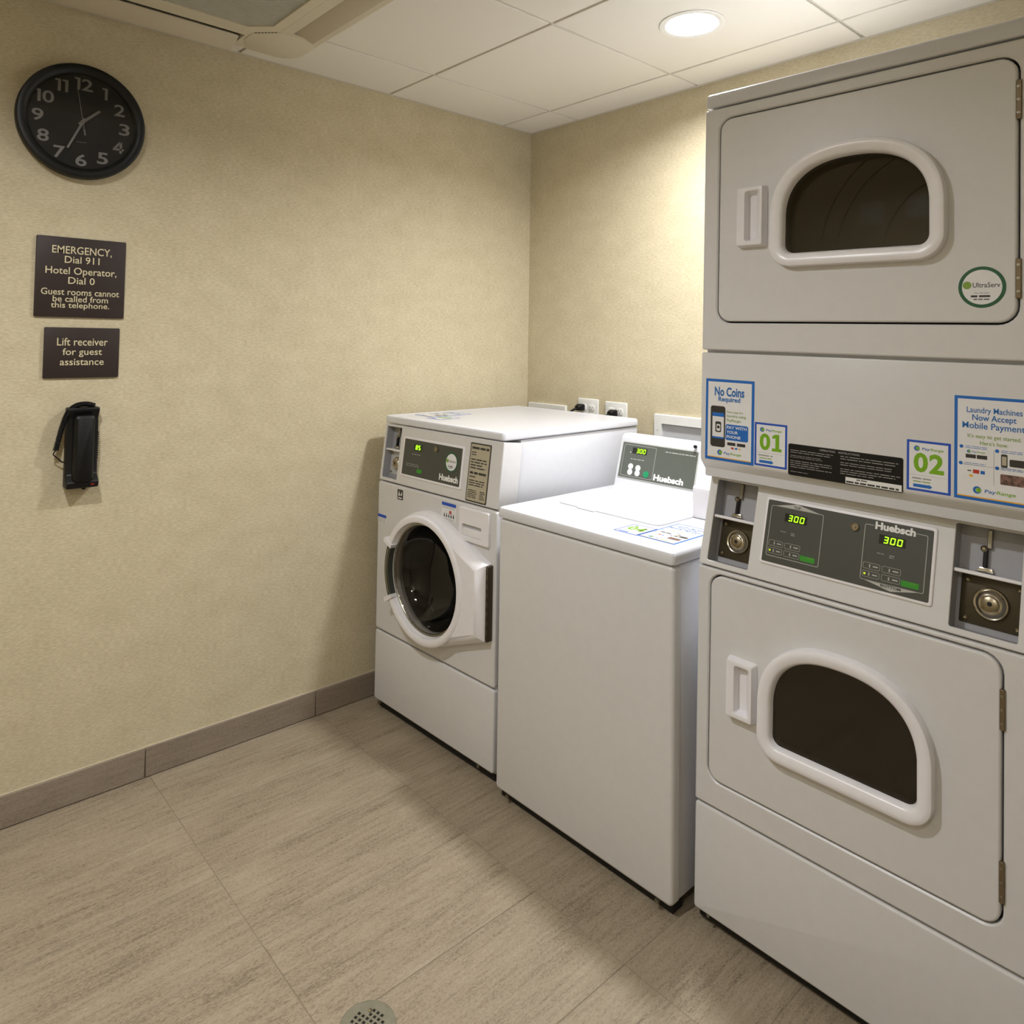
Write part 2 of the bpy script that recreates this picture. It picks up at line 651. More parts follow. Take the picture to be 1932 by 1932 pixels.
# suspended ceiling
ce = B().box(0, RX, RY, 0, H + .03, H + .1).build('ceiling', CGRID)
tag(ce, 'white suspended ceiling of square mineral tiles', 'ceiling', kind='structure')
G = .6096
gx = [0] + [.3052 + G * k for k in range(0, 5)] + [RX]
gy = [0] + [-.1859 - G * k for k in range(0, 5)] + [RY]
LIGHTS = [(1.210, -.487), (1.210, -.487 - 3 * G), (1.210 + 2 * G, -.487 - 4 * G)]  # last is an unseen fill light added to brighten the dryer front
for x in gx[1:-1]:
    B().box(x - .010, x + .010, RY, 0, H + .006, H + .03).build('grid_bar', CGRID, ce)
for y in gy[1:-1]:
    B().box(0, RX, y - .010, y + .010, H + .0063, H + .03).build('grid_bar', CGRID, ce)
for x0, x1 in zip(gx, gx[1:]):
    for y1, y0 in zip(gy, gy[1:]):
        hole = [l for l in LIGHTS if x0 < l[0] < x1 and y0 < l[1] < y1]
        g0 = .005
        if hole:
            l = hole[0]
            b = B(Matrix.Translation((0, 0, H)) @ DOWN)
            b.plate(rrect(x0 + g0, x1 - g0, -y1 + g0, -y0 - g0, .001, 1), [circ(l[0], -l[1], .082)], 0, .016, .002, hole_depth=.016)
            b.build('ceiling_tile', CEIL, ce)
        else:
            key = ('ct', round(x1 - x0, 4), round(y1 - y0, 4))
            if key not in TILE_MESH:
                o = B().box(g0, x1 - x0 - g0, g0, y1 - y0 - g0, 0, .016).build('ceiling_tile', CEIL, bev=.002, seg=1)
                TILE_MESH[key] = o.data
                bpy.data.objects.remove(o)
            child(TILE_MESH[key], 'ceiling_tile', ce, (x0, y0, H))
tr = B().prism([(0, H - .0005), (0, H + .004), (RY, H + .004), (RY, H - .0005)], 0, .016).build('trim_1', CGRID)
tag(tr, 'thin white wall angle along the clock wall ceiling edge', 'trim', kind='structure')
tr = B().box(.016, RX, -.016, 0, H - .0005, H + .004).build('trim_2', CGRID)
tag(tr, 'thin white wall angle along the back wall ceiling edge', 'trim', kind='structure')

# ------------------------------------------------------------------ recessed downlights, plus an added fill light
LL = ['round recessed downlight glowing in the ceiling near the dryer',
      'round recessed downlight over the open floor, beyond the top of the picture',
      'round recessed downlight in the far corner, behind the viewer']
for (x, y), s, lens in zip(LIGHTS, LL, LENS):
    t = thing('downlight', s, 'ceiling light', (x, y, H), group='recessed downlights')
    b = B(DOWN)
    b.lathe([(.082, -.05), (.082, -.002), (.098, .0005), (.0985, .002), (.097, .0035), (.080, .0035), (.077, .0015), (.074, -.012), (.073, -.05)])
    b.build('trim_ring', PLATE, t)
    B(DOWN).lathe([(.0735, -.026), (.06, -.023), (.03, -.021), (1e-5, -.020)]).build('lens', lens, t)
    B(DOWN).lathe([(.083, -.002), (.083, -.034)]).build('housing', STEEL, t)

# ------------------------------------------------------------------ ceiling cassette
PX0, PX1, PY0, PY1 = .138, 1.088, -2.215, -1.265
t = thing('ceiling_cassette', 'cream ceiling air conditioner cassette with louvred flaps and a grille', 'air conditioner', ((PX0 + PX1) / 2, (PY0 + PY1) / 2, H))
S2 = (PX1 - PX0) / 2
b = B(DOWN)
gpts = [(-.330, -.266), (-.266, -.330), (.266, -.330), (.330, -.266), (.330, .266), (.266, .330), (-.266, .330), (-.330, .266)]
b.plate(rrect(-S2, S2, -S2, S2, .07, 6), [offset(gpts, .003)] +
        [rrect(-S2 + .040, -S2 + .105, -.262, .262, .004, 1), rrect(S2 - .105, S2 - .040, -.262, .262, .004, 1),
         rrect(-.262, .262, -S2 + .040, -S2 + .105, .004, 1), rrect(-.262, .262, S2 - .105, S2 - .040, .004, 1)], .030, .029, .006)
b.build('panel', CASS, t)
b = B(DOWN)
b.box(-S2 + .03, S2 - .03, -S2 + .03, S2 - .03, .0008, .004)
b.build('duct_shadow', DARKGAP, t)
for k in range(4):                                        # flaps, one per side, tipped a little open
    R = Matrix.Rotation(k * PI / 2, 4, 'Z')
    out_, nn, th = (.036, .033, -.43) if k == 1 else (.072, .027, -.36)      # the flap by the wall stands open furthest
    b = B(R @ DOWN @ Matrix.Translation((0, -S2 + out_, nn)) @ Matrix.Rotation(th, 4, 'X'))
    b.box(-.258, .258, -.036, .036, .0, .005)
    b.build('flap', CASS2, t, bev=.0015)
for k in range(4):                                        # corner covers
    R = Matrix.Rotation(k * PI / 2, 4, 'Z')
    b = B(R @ DOWN)
    c = S2 - .004
    arc = [(c - .07 + .07 * math.cos(q), c - .07 + .07 * math.sin(q)) for q in (0, .4, .8, 1.2, PI / 2)]
    pts = [(.272, .337), (.337, .272), (.400, .272), (.445, .290), (c, .318)] + arc + [(.318, c), (.290, .445), (.272, .400)]
    b.slab(pts, .029, .0318, .001, 2)
    b.build('corner_cover', CASS, t)
inn = [(x * .90, y * .90) for x, y in gpts]
for k in range(4):                                        # row of slots across each corner of the grille frame
    M = Matrix.Rotation(k * PI / 2, 4, 'Z') @ DOWN @ Matrix.Translation((.2985, .2985, .0335)) @ Matrix.Rotation(-PI / 4, 4, 'Z')
    for q in range(-3, 4):
        B(M).box(q * .0105 - .0033, q * .0105 + .0033, -.0015, .0015, -.003, .0006).build('slot', DARKGAP, t)
gf = B(DOWN).plate(gpts, [inn], .0335, .02, .002, hole_bev=.001).build('grille_frame', CASS, t)
b = B(DOWN).flat(inn, .018)
b.build('filter', FILTER, t)
b = B(DOWN)
xx = -.297
while xx < .297:                                          # fine lattice, too small to pick apart
    lim = .297 if abs(xx) < .239 else .297 - (abs(xx) - .239)
    b.box(xx - .0016, xx + .0016, -lim, lim, .02, .030)
    b.box(-lim, lim, xx - .0013, xx + .0013, .02, .0285)
    xx += .0085
o = b.build('grille', GRILLE, t, smooth=False)
o['kind'] = 'stuff'

# ------------------------------------------------------------------ wall clock
t = thing('wall_clock', 'round black wall clock with grey numerals on the left wall', 'clock', (0, -1.8705, 2.0075))
R0 = .1705
B(LEFTW).lathe([(R0 - .004, 0), (R0, .006), (R0, .030), (R0 - .003, .036), (R0 - .010, .038), (R0 - .020, .036), (R0 - .028, .030), (R0 - .031, .020)], seg=72).build('rim', BLACK, t)
B(LEFTW).lathe([(R0 - .03, .014), (.05, .014), (1e-5, .014)], seg=72).build('dial', DIAL, t)
for hnum in range(1, 13):
    a = hnum * PI / 6
    cx, cz = .115 * math.sin(a), .114 * math.cos(a)
    s = str(hnum)
    dw, hh, gp = .0300, .036, .004
    ws = [(.0150 if c == '1' else dw) for c in s]
    x = cx - (sum(ws) + gp * (len(s) - 1)) / 2
    for c, wd in zip(s, ws):
        b = B(LEFTW)
        if c == '1':
            b.one(x, x + wd, cz - hh / 2, cz + hh / 2, .0155, .0078)
        elif c == '4':
            b.four(x, x + wd, cz - hh / 2, cz + hh / 2, .0155, .0070)
        else:
            b.text(c, x, x + wd, cz - hh / 2, cz + hh / 2, .0155, bold=.016)
        b.build('numeral', GREYNUM, t)
        x += wd + gp


def hand(name, ang, L, tail, w0, w1, n, m):
    M = LEFTW @ Matrix.Rotation(-math.radians(ang), 4, 'Z')
    b = B(M)
    b.slab([(-w0, -tail), (w0, -tail), (w1, L), (-w1, L)], n, n + .0012, .0003, 1)
    return b.build(name, m, t)


hand('hour_hand', 47, .062, .012, .0042, .0036, .018, GREYNUM)
hand('minute_hand', 204, .092, .012, .0036, .0028, .020, GREYNUM)
hand('second_hand', 350, .098, .034, .0009, .0007, .022, GREYNUM)
hand('second_hand_tail', 170, .040, -.022, .0022, .0022, .022, GREYNUM)
B(LEFTW).lathe([(.006, .016), (.006, .0235), (.005, .0245), (1e-5, .0245)], seg=20).build('hub', GREYNUM, t)
B(LEFTW).text('QUARTZ', -.013, .013, -.062, -.0585, .0145).build('lettering', GREYNUM, t)
B(LEFTW).lathe([(R0 - .028, .0295), (.07, .0305), (1e-5, .031)], seg=72).build('cover_glass', CLEAR, t)

# ------------------------------------------------------------------ wall signs
t = thing('wall_sign', 'larger dark brown sign reading EMERGENCY, Dial 911 below the clock', 'sign', (0, -1.8555, 1.5425))
B(LEFTW).slab(rrect(-.1185, .1185, -.118, .118, .003, 2), 0, .008, .0015, 2, back=True).build('board', BROWN, t)
b = B(LEFTW)
for s, w2, y0, y1 in (('EMERGENCY,', .079, .066, .092), ('Dial 911', .046, .042, .063), ('Hotel Operator,', .094, .002, .030),
                      ('Dial 0', .035, -.0195, .001), ('Guest rooms cannot', .103, -.053, -.034), ('be called from', .073, -.073, -.055), ('this telephone.', .077, -.096, -.074)):
    B(LEFTW).text(s, -w2, w2, y0, y1, .0085, bold=.006).build('lettering', CREAM, t)
t = thing('wall_sign', 'smaller dark brown sign reading Lift receiver, above the telephone', 'sign', (0, -1.846, 1.3197))
B(LEFTW).slab(rrect(-.0995, .0995, -.0745, .0745, .003, 2), 0, .008, .0015, 2, back=True).build('board', BROWN, t)
b = B(LEFTW)
for s, w2, y0, y1 in (('Lift receiver', .067, .021, .044), ('for guest', .052, -.013, .013), ('assistance', .058, -.037, -.018)):
    B(LEFTW).text(s, -w2, w2, y0, y1, .0085, bold=.005).build('lettering', CREAM, t)

# ------------------------------------------------------------------ telephone
t = thing('telephone', 'black wall telephone with coiled cord hooked over its top', 'telephone', (0, -1.842, 1.043))
prof = [(.0, -.118), (.050, -.118), (.056, -.100), (.030, -.080), (.026, .085), (.040, .105), (.040, .116), (.0, .116)]
b = B(Matrix(((0, 1, 0, 0), (1, 0, 0, 0), (0, 0, 1, 0), (0, 0, 0, 1))))    # run along y, profile in (x,z)
b.prism(prof, -.042, .042)
bmesh.ops.recalc_face_normals(b.bm, faces=b.bm.faces[:])
b.build('base', BLACK, t, bev=.004)
b = B(LEFTW)
b.loops([(rrect(-.026, .026, -.098, .093, .008, 4), .024), (rrect(-.027, .027, -.100, .095, .008, 4), .045),
         (rrect(-.025, .025, -.098, .093, .008, 4), .058), (rrect(-.020, .020, -.092, .087, .008, 4), .063)])
b.build('handset', BLACK, t)
for k in range(12):
    B(LEFTW).box(.0405, .0440, .038 - k * .0068, .0415 - k * .0068, .012, .028).build('vent_rib', BLACK, t, bev=.001, seg=1)
B(LEFTW).box(.020, .030, -.1105, -.1055, .0535, .0558).build('indicator', DKRED, t)
B(LEFTW).lathe([(.006, 0), (.006, .040), (.004, .043), (1e-5, .043)], .006, -.119, seg=16).build('jack', BLACK, t)
core = [(.030, .1185, .024), (.012, .1245, .026), (-.010, .1245, .028), (-.028, .1165, .030), (-.042, .100, .030), (-.052, .070, .030),
        (-.060, .035, .030), (-.068, -.005, .030)]


def spline(pts, n):
    out = []
    for i in range(len(pts) - 1):
        p0, p1, p2, p3 = [Vector(pts[max(0, min(len(pts) - 1, i + d))]) for d in (-1, 0, 1, 2)]
        for k in range(n):
            u = k / n
            out.append(.5 * ((2 * p1) + (p2 - p0) * u + (2 * p0 - 5 * p1 + 4 * p2 - p3) * u * u + (3 * p1 - p0 - 3 * p2 + p3) * u ** 3))
    out.append(Vector(pts[-1]))
    return out


cs = spline(core, 70)
hel = []
acc = 0
for i, p in enumerate(cs):
    tg = (cs[min(i + 1, len(cs) - 1)] - cs[max(i - 1, 0)]).normalized()
    x = tg.cross(Vector((0, 0, 1))).normalized()
    y = tg.cross(x)
    if i:
        acc += (p - cs[i - 1]).length
    ph = acc / .0036 * 2 * PI
    hel.append(p + x * .0066 * math.cos(ph) + y * .0066 * math.sin(ph))
b = B(LEFTW).tube(hel, .0016, 5)
b.tube(spline([(-.068, -.005, .030), (-.073, -.016, .028), (-.062, -.028, .026), (-.050, -.040, .022), (-.040, -.044, .014)], 8), .0018, 6)
b.tube(cs, .0052, 8)
b.build('coiled_cord', BLACK, t)

# ------------------------------------------------------------------ floor drain
t = thing('floor_drain', 'round metal floor drain with small square holes', 'drain', (1.1745, -1.5415, 0))
holes = []
p = .0105
for i in range(-4, 5):
    for j in range(-4, 5):
        x, y = i * p, j * p
        if math.hypot(x, y) < .037 and (i + j) % 1 == 0 and not (i == -2 and j == 2):
            h = .0031
            holes.append([(x - h, y - h), (x + h, y - h), (x + h, y + h), (x - h, y + h)])
b = B(Matrix.Rotation(.3, 4, 'Z'))
b.plate(circ(0, 0, .057, 64), holes, .0035, .003, .002, hole_depth=.003, hole_bev=.0002)
b.build('cover', DRAIN, t)
B().lathe([(.045, .0006), (.02, .0006), (1e-5, .0006)], seg=40).build('sump', DARKGAP, t)
B().lathe([(.0045, .0034), (.004, .0052), (1e-5, .0056)], -.024, .020, seg=16).build('screw', CHROME, t)


# ------------------------------------------------------------------ wall fittings on the back wall
def outlet(label, x, z, M, cat='outlet', grp='wall outlets'):
    t = thing('wall_outlet', label, cat, (0, 0, 0), group=grp)
    t.matrix_world = M @ Matrix.Translation((x, z, 0)) if False else Matrix.Identity(4)
    b = B(M)
    b.slab(rrect(x - .057, x + .057, z - .057, z + .057, .004, 3), 0, .006, .003, 3, back=True)
    b.build('cover_plate', PLATE, t)
    for s in (-.023, .023):
        for k in (-.0195, .0195):
            o = B(M).slab(rrect(x + s - .0165, x + s + .0165, z + k - .014, z + k + .014, .010, 4), .005, .0085, .001, 2).build('receptacle', PLATE, t)
            b = B(M)
            for d in (-.006, .006):
                b.box(x + s + d - .001, x + s + d + .001, z + k - .001, z + k + .007, .0084, .0088)
            b.lathe([(.0022, .0084), (.0022, .0088), (1e-5, .0088)], x + s, z + k - .007, seg=10)
            b.build('slots', DARKGAP, o)
    return t


outlet('white double outlet plate behind the front loader, further from the dryer', .3787, 1.0745, FRONT)
outlet('white double outlet plate behind the front loader, nearer the dryer', .5310, 1.0710, FRONT)
M = Matrix.Translation((0, RY, 0)) @ FACEP
outlet('white outlet plate high on the opposite wall, left of the pair in the reflection', -1.02, 2.06, M)
outlet('white outlet plate high on the opposite wall, right of the pair in the reflection', -1.24, 2.07, M)


def plug(label, x, z):
    t = thing('power_plug', label, 'plug', (x, 0, z), group='black power plugs')
    b = B(FRONT)
    b.loops([(rrect(-.015, .015, -.013, .013, .005, 3), .0085), (rrect(-.016, .016, -.014, .014, .006, 3), .014),
             (rrect(-.0155, .0145, -.0135, .0125, .006, 3), .030), (rrect(-.014, .008, -.013, .006, .005, 3), .040)], cap0=True)
    b.build('plug_body', BLACK, t)
    b = B(FRONT)
    b.tube(spline([(-.004, -.004, .034), (-.014, -.012, .050), (-.030, -.030, .058), (-.040, -.08, .05), (-.040, -.30, .03), (-.02, -.60, .02)], 8), .0048, 8)
    b.build('cord', BLACK, t)
    return t


plug('black power plug in the outlet further from the dryer', .349, 1.094)
plug('black power plug in the outlet nearer the dryer', .528, 1.084)


def supply_box(label, x0, x1, z0, z1):
    t = thing('washer_outlet_box', label, 'outlet box', (x0, 0, z0), group='recessed washer boxes')
    wd, ht = x1 - x0, z1 - z0
    b = B(FRONT)
    b.plate(rrect(0, wd, 0, ht, .004, 2), [rrect(.036, wd - .036, .036, ht - .036, .003, 1)], .012, .012, .003, hole_depth=.0115)
    b.build('frame', PLATE, t)
    b = B(FRONT)
    a0, a1, c0, c1 = .034, wd - .034, .034, ht - .034
    b.rect(a0, a1, c0, c1, .0008)
    b.build('recess', GREYP, t)
    for k in (.3, .7):
        o = B(FRONT).lathe([(.011, .001), (.011, .006), (.004, .006), (.004, .009), (.008, .009), (.008, .0115), (1e-5, .0115)], a0 + (a1 - a0) * k, c0 + .03, seg=16).build('valve', BRASSY, t)
    for c in (.018, wd - .018):
        B(FRONT).lathe([(.003, .0115), (.003, .0128), (1e-5, .0132)], c, ht - .062, seg=12).build('screw', GREYP, t)
    return t


supply_box('white washer outlet box in the corner behind the front loader', .018, .253, .892, 1.092)
supply_box('white washer outlet box with grey recess behind the top loader', .727, .985, .885, 1.0985)


# ------------------------------------------------------------------ stickers
def logo(M, a, b, h, parent, n=.0007):
    """blue crescent, green dot and two-colour wordmark; a,b = left, centre height"""
    r = h / 2
    o1 = B(M)
    o1.loops([(circ(a + r, b, r, 24), n), (circ(a + r * 1.25, b, r * .62, 24), n)], cap1=False)
    o1.text('Pay', a + h * 1.35, a + h * 2.65, b - r * .75, b + r * .45, n, bold=.015, shear=.15)
    o1.build('logo_mark', BLUE_T, parent)
    o2 = B(M)
    o2.flat(circ(a + r * 1.35, b, r * .62, 20), n + .0001)
    o2.text('Range', a + h * 2.75, a + h * 4.9, b - r * .75, b + r * .45, n, bold=.015, shear=.15)
    o2.build('logo_wordmark', GREEN, parent)


def sticker_base(M, a0, a1, b0, b1, border, parent, label, wd=.006, name='sticker'):
    o = B(M).slab(rrect(a0, a1, b0, b1, .0006, 1), 0, .0003, .0001, 1).build(name, border, parent)
    lab(o, label)
    B(M).rect(a0 + wd, a1 - wd, b0 + wd, b1 - wd, .0005).build('paper', PAPER, o)
    return o


def number_sticker(M, a0, b0, num, parent, label, wd=.077, ht=.098):
    a1, b1 = a0 + wd, b0 + ht
    o = sticker_base(M, a0, a1, b0, b1, BLUE_D, parent, label, .0045)
    logo(M, a0 + .013, b1 - .0155, .0105, o)
    if num:
        for k, ch in enumerate(num):
            x = a0 + .0125 + k * .0275
            b = B(M)
            if ch == '1':
                b.one(x + .002, x + .0245, b0 + .0365, b0 + .0745, .0008, .0088, True)
            elif ch == '4':
                b.four(x, x + .0255, b0 + .0365, b0 + .0745, .0008, .008)
            else:
                b.text(ch, x, x + .0255, b0 + .0365, b0 + .0745, .0008, bold=.035)
            b.build('digit', GREEN, o)
    b = B(M).rect(a0 + .006, a1 - .006, b0 + .0305, b0 + .0309, .0007)
    b.bars(a0 + .010, a0 + .047, b0 + .0215, b0 + .0275, 1, .0007)
    b.build('fine_print', INKL, o)
    B(M).bars(a0 + .012, a0 + .044, b0 + .0165, b0 + .0205, 1, .0007).build('green_print', GREEN_T, o)
    B(M).flat([(a0 + .012, b0 + .0075), (a0 + .040, b0 + .0075), (a0 + .040, b0 + .006), (a0 + .046, b0 + .0105), (a0 + .040, b0 + .015), (a0 + .040, b0 + .0135), (a0 + .012, b0 + .0135)], .0007).build('arrow', BLUE, o)
    return o


def coin_sticker(M, a0, b0, parent, label, wd=.126, ht=.193):
    a1, b1 = a0 + wd, b0 + ht
    o = sticker_base(M, a0, a1, b0, b1, BLUE, parent, label, .0065)
    b = B(M).text('No Coins', a0 + .024, a0 + .101, b1 - .040, b1 - .018, .0008, bold=.03)
    b.text('Required', a0 + .034, a0 + .091, b1 - .056, b1 - .041, .0008, bold=.028)
    b.build('headline', BLUE_T, o)
    # phone picture
    B(M).flat(rrect(a0 + .014, a0 + .053, b0 + .032, b0 + .129, .006, 4), .0007).build('phone_picture', INK, o)
    B(M).rect(a0 + .019, a0 + .0495, b0 + .052, b0 + .113, .0009).build('phone_screen', PAPER, o)
    bb_ = B(M).rect(a0 + .019, a0 + .0495, b0 + .104, b0 + .113, .0010)
    bb_.rect(a0 + .019, a0 + .0495, b0 + .052, b0 + .056, .0010)
    bb_.build('screen_bar', BLUE, o)
    ic = B(M)
    ic.loops([(rrect(a0 + .027, a0 + .0425, b0 + .067, b0 + .092, .003, 2), .0010), (rrect(a0 + .030, a0 + .040, b0 + .070, b0 + .086, .002, 2), .0010)], cap1=False)
    ic.flat(circ(a0 + .035, b0 + .079, .0038, 14), .0010)
    ic.build('washer_icon', INK, o)
    b = B(M).text('Now pay for', a0 + .057, a0 + .099, b1 - .0795, b1 - .0735, .0008, bold=.01)
    b.text('laundry using', a0 + .057, a0 + .106, b1 - .0895, b1 - .082, .0008, bold=.01)
    b.text('PayRange.', a0 + .057, a0 + .094, b1 - .100, b1 - .092, .0008, bold=.01)
    b.build('green_print', GREEN_T, o)
    B(M).flat(rrect(a0 + .054, a1 - .014, b0 + .051, b0 + .088, .004, 3), .0007).build('blue_box', BLUE, o)
    b = B(M).text('PAY WITH', a0 + .057, a0 + .108, b0 + .0775, b0 + .0845, .0009, bold=.02)
    b.text('YOUR', a0 + .057, a0 + .086, b0 + .0665, b0 + .0735, .0009, bold=.02)
    b.text('PHONE', a0 + .057, a0 + .093, b0 + .0555, b0 + .0625, .0009, bold=.02)
    b.build('white_print', OFFW, o)
    for x in (.059, .084):
        B(M).rect(a0 + x, a0 + x + .021, b0 + .039, b0 + .046, .0007).build('store_badge', INK, o)
    B(M).rect(a0 + .069, a0 + .076, b0 + .031, b0 + .035, .0007).build('card_mark', RED, o)
    B(M).rect(a0 + .079, a0 + .085, b0 + .031, b0 + .035, .0007).build('card_mark', BLUE, o)
    B(M).rect(a0 + .088, a0 + .094, b0 + .031, b0 + .034, .0007).build('card_mark', ORANGE, o)
    logo(M, a0 + .033, b0 + .0195, .0125, o)
    B(M).rect(a0 + .0065, a1 - .0065, b0 + .0065, b0 + .0085, .0008).build('orange_stripe', ORANGE, o)
    return o


def laundry_sticker(M, a0, b0, parent, label, wd=.126, ht=.191):
    a1, b1 = a0 + wd, b0 + ht
    o = sticker_base(M, a0, a1, b0, b1, BLUE, parent, label, .0055)
    m = (a0 + a1) / 2
    b = B(M)
    b.text('Laundry Machines', m - .0435, m + .0435, b1 - .0335, b1 - .0195, .0008, bold=.011)
    b.text('Now Accept', m - .0345, m + .0345, b1 - .0475, b1 - .033, .0008, bold=.016)
    b.text('Mobile Payment!', m - .0505, m + .0505, b1 - .063, b1 - .0475, .0008, bold=.011)
    b.build('headline', BLUE_T, o)
    b = B(M).text("It's easy to get started.", m - .042, m + .042, b1 - .0785, b1 - .069, .0008, bold=.008)
    b.text("Here's how.", m - .022, m + .022, b1 - .0885, b1 - .081, .0008, bold=.008)
    b.build('green_print', GREEN_T, o)
    b = B(M)
    for cx, cy in ((a0 + .012, b1 - .0945), (m + .005, b1 - .0965), (a0 + .011, b1 - .1255), (m + .005, b1 - .1275)):
        b.flat(circ(cx, cy, .0033, 14), .0007)
        b.bars(cx + .006, cx + .042, cy - .003, cy + .003, 2, .0007, .3)
    b.build('numbered_steps', BLUE, o)
    for x in (.019, .037):
        B(M).rect(a0 + x, a0 + x + .0165, b0 + .0773, b0 + .0843, .0007).build('store_badge', INK, o)
    B(M).flat(rrect(m + .011, m + .021, b0 + .067, b0 + .091, .002, 2), .0007).build('phone_picture', INK, o)
    B(M).flat(rrect(m + .024, m + .049, b0 + .070, b0 + .083, .002, 2), .0007).build('reader_picture', INK, o)
    B(M).rect(m + .0125, m + .0195, b0 + .071, b0 + .087, .0009).build('phone_screen', BEIGE, o)
    logo(M, a0 + .021, b0 + .0895, .006, o)
    B(M).rect(a0 + .022, a0 + .028, b0 + .053, b0 + .055, .0007).build('card_mark', INK, o)
    B(M).rect(a0 + .031, a0 + .041, b0 + .050, b0 + .057, .0007).build('card_mark', RED, o)
    B(M).rect(a0 + .043, a0 + .050, b0 + .050, b0 + .056, .0007).build('card_mark', BLUE, o)
    B(M).rect(a0 + .025, a0 + .031, b0 + .043, b0 + .047, .0007).build('card_mark', ORANGE, o)
    B(M).flat(rrect(m + .010, m + .046, b0 + .036, b0 + .055, .002, 2), .0007).build('photo', PHOTO, o)
    b = B(M).rect(m - .0003, m + .0003, b0 + .032, b0 + .096, .0007)
    b.rect(a0 + .012, a1 - .012, b0 + .0645, b0 + .0650, .0007)
    b.build('divider', INKL, o)
    logo(M, m - .033, b0 + .020, .0135, o)
    B(M).rect(a0 + .0055, a1 - .0055, b0 + .0055, b0 + .0078, .0008).build('orange_stripe', ORANGE, o)
    return o


def service_sticker(M, a, b_, r, parent, label):
    o = B(M).flat(circ(a, b_, r, 40), .0004).build('sticker', DKGREEN, parent)
    lab(o, label)
    B(M).flat(circ(a, b_, r * .84, 40), .0006).build('paper', PAPER, o)
    B(M).flat(circ(a - r * .62, b_ + r * .1, r * .19, 18), .0008).build('emblem', GREEN_T, o)
    b = B(M).text('UltraServ', a - r * .38, a + r * .76, b_ - r * .02, b_ + r * .22, .0008, bold=.006)
    b.text('For Service', a - r * .3, a + r * .3, b_ - r * .32, b_ - r * .24, .0008)
    b.bars(a - r * .46, a + r * .46, b_ - r * .52, b_ - r * .36, 1, .0008, .6)
    b.bars(a - r * .34, a + r * .34, b_ - r * .64, b_ - r * .54, 1, .0008, .5)
    b.build('print', INK, o)
    return o


def lock_and_slot(M, a0, a1, b0, b1, parent, deep, small=False):
    """coin slide opening: upper slot stalk, shelf, lower lock plate. Returns the box part."""
    mid = b0 + (b1 - b0) * .545
    b = B(M)
    # five inner walls of the opening
    for (p, q) in (((a0, b0), (a1, b0)), ((a1, b0), (a1, b1)), ((a1, b1), (a0, b1)), ((a0, b1), (a0, b0))):
        b.face([b.v(p[0], p[1], 0), b.v(q[0], q[1], 0), b.v(q[0], q[1], -deep), b.v(p[0], p[1], -deep)])
    b.rect(a0, a1, b0, b1, -deep)
    o = b.build('coin_bay', BAY, parent)
    B(M).box(a0, a1, mid - .003, mid + .004, -deep, -.002).build('shelf', PLASTIC, o, bev=.0015, seg=1)
    w_ = a1 - a0
    B(M).slab(rrect(a0 + w_ * .06, a1 - w_ * .01, b0 + .012, mid - .003, .002, 2), -deep, -deep + .003, .0008, 2).build('lock_plate', LOCKPL if not small else GREYP, o)
    cx, cy, R = a0 + w_ * .53, b0 + (mid - b0) * .53, min(w_ * .27, (mid - b0) * .34)
    b = B(M)
    n0 = -deep + .003
    b.lathe([(R, n0), (R, n0 + .004), (R * .94, n0 + .007), (R * .86, n0 + .006), (R * .66, n0 + .013), (R * .55, n0 + .014), (R * .45, n0 + .012)], cx, cy, seg=36)
    b.build('lock_ring', CHROME, o)
    b = B(M)
    b.lathe([(R * .46, n0 + .004), (R * .46, n0 + .0125), (R * .4, n0 + .0135), (1e-5, n0 + .0135)], cx, cy, seg=28)
    b.build('lock_barrel', BRASSY, o)
    B(M).lathe([(R * .14, n0 + .0140), (1e-5, n0 + .0141)], cx, cy, seg=14).build('keyhole', DARKGAP, o)
    for sx, sy in ((.16, .88), (.92, .88), (.16, .1), (.92, .1)):
        B(M).lathe([(.0045, n0), (.0045, n0 + .002), (.002, n0 + .004), (1e-5, n0 + .004)], a0 + w_ * sx, b0 + .012 + (mid - .015 - b0) * sy, seg=14).build('screw', BRASSY, o)
    # slot stalk
    h = b1 - mid
    sx = a0 + w_ * .38
    b = B(M)
    b.box(sx + .004, sx + .012, mid + h * .58, b1 - .002, -deep, -deep + .008)
    b.build('coin_chute', STEEL, o, bev=.001, seg=1)
    b = B(M)
    b.box(sx - .001, sx + .006, mid + h * .16, mid + h * .56, -deep, -deep + .010)
    b.build('coin_slot', BLACK, o, bev=.001, seg=1)
    b = B(M)
    b.lathe([(.006, -deep + .002), (.006, -deep + .010), (.003, -deep + .013), (1e-5, -deep + .013)], sx, mid + h * .56, seg=16)
    b.build('button', BRASSY, o)
    b = B(M)
    b.slab([(sx - .012, mid + .006), (sx + .018, mid + .006), (sx + .014, mid + h * .17), (sx - .006, mid + h * .17)], -deep, -deep + .009, .002, 2)
    b.build('slot_base', CHROME, o)
    return o


def button_pad(M, x, y, wd, ht, parent):
    b = B(M)
    b.ringline(rrect(x, x + wd, y, y + ht, .0025, 3), .0006, .0012)
    b.rect(x + wd * .36, x + wd * .43, y + ht * .25, y + ht * .75, .0012)
    b.rect(x + wd * .58, x + wd * .88, y + ht * .4, y + ht * .6, .0012)
    b.build('button', SILVER, parent)


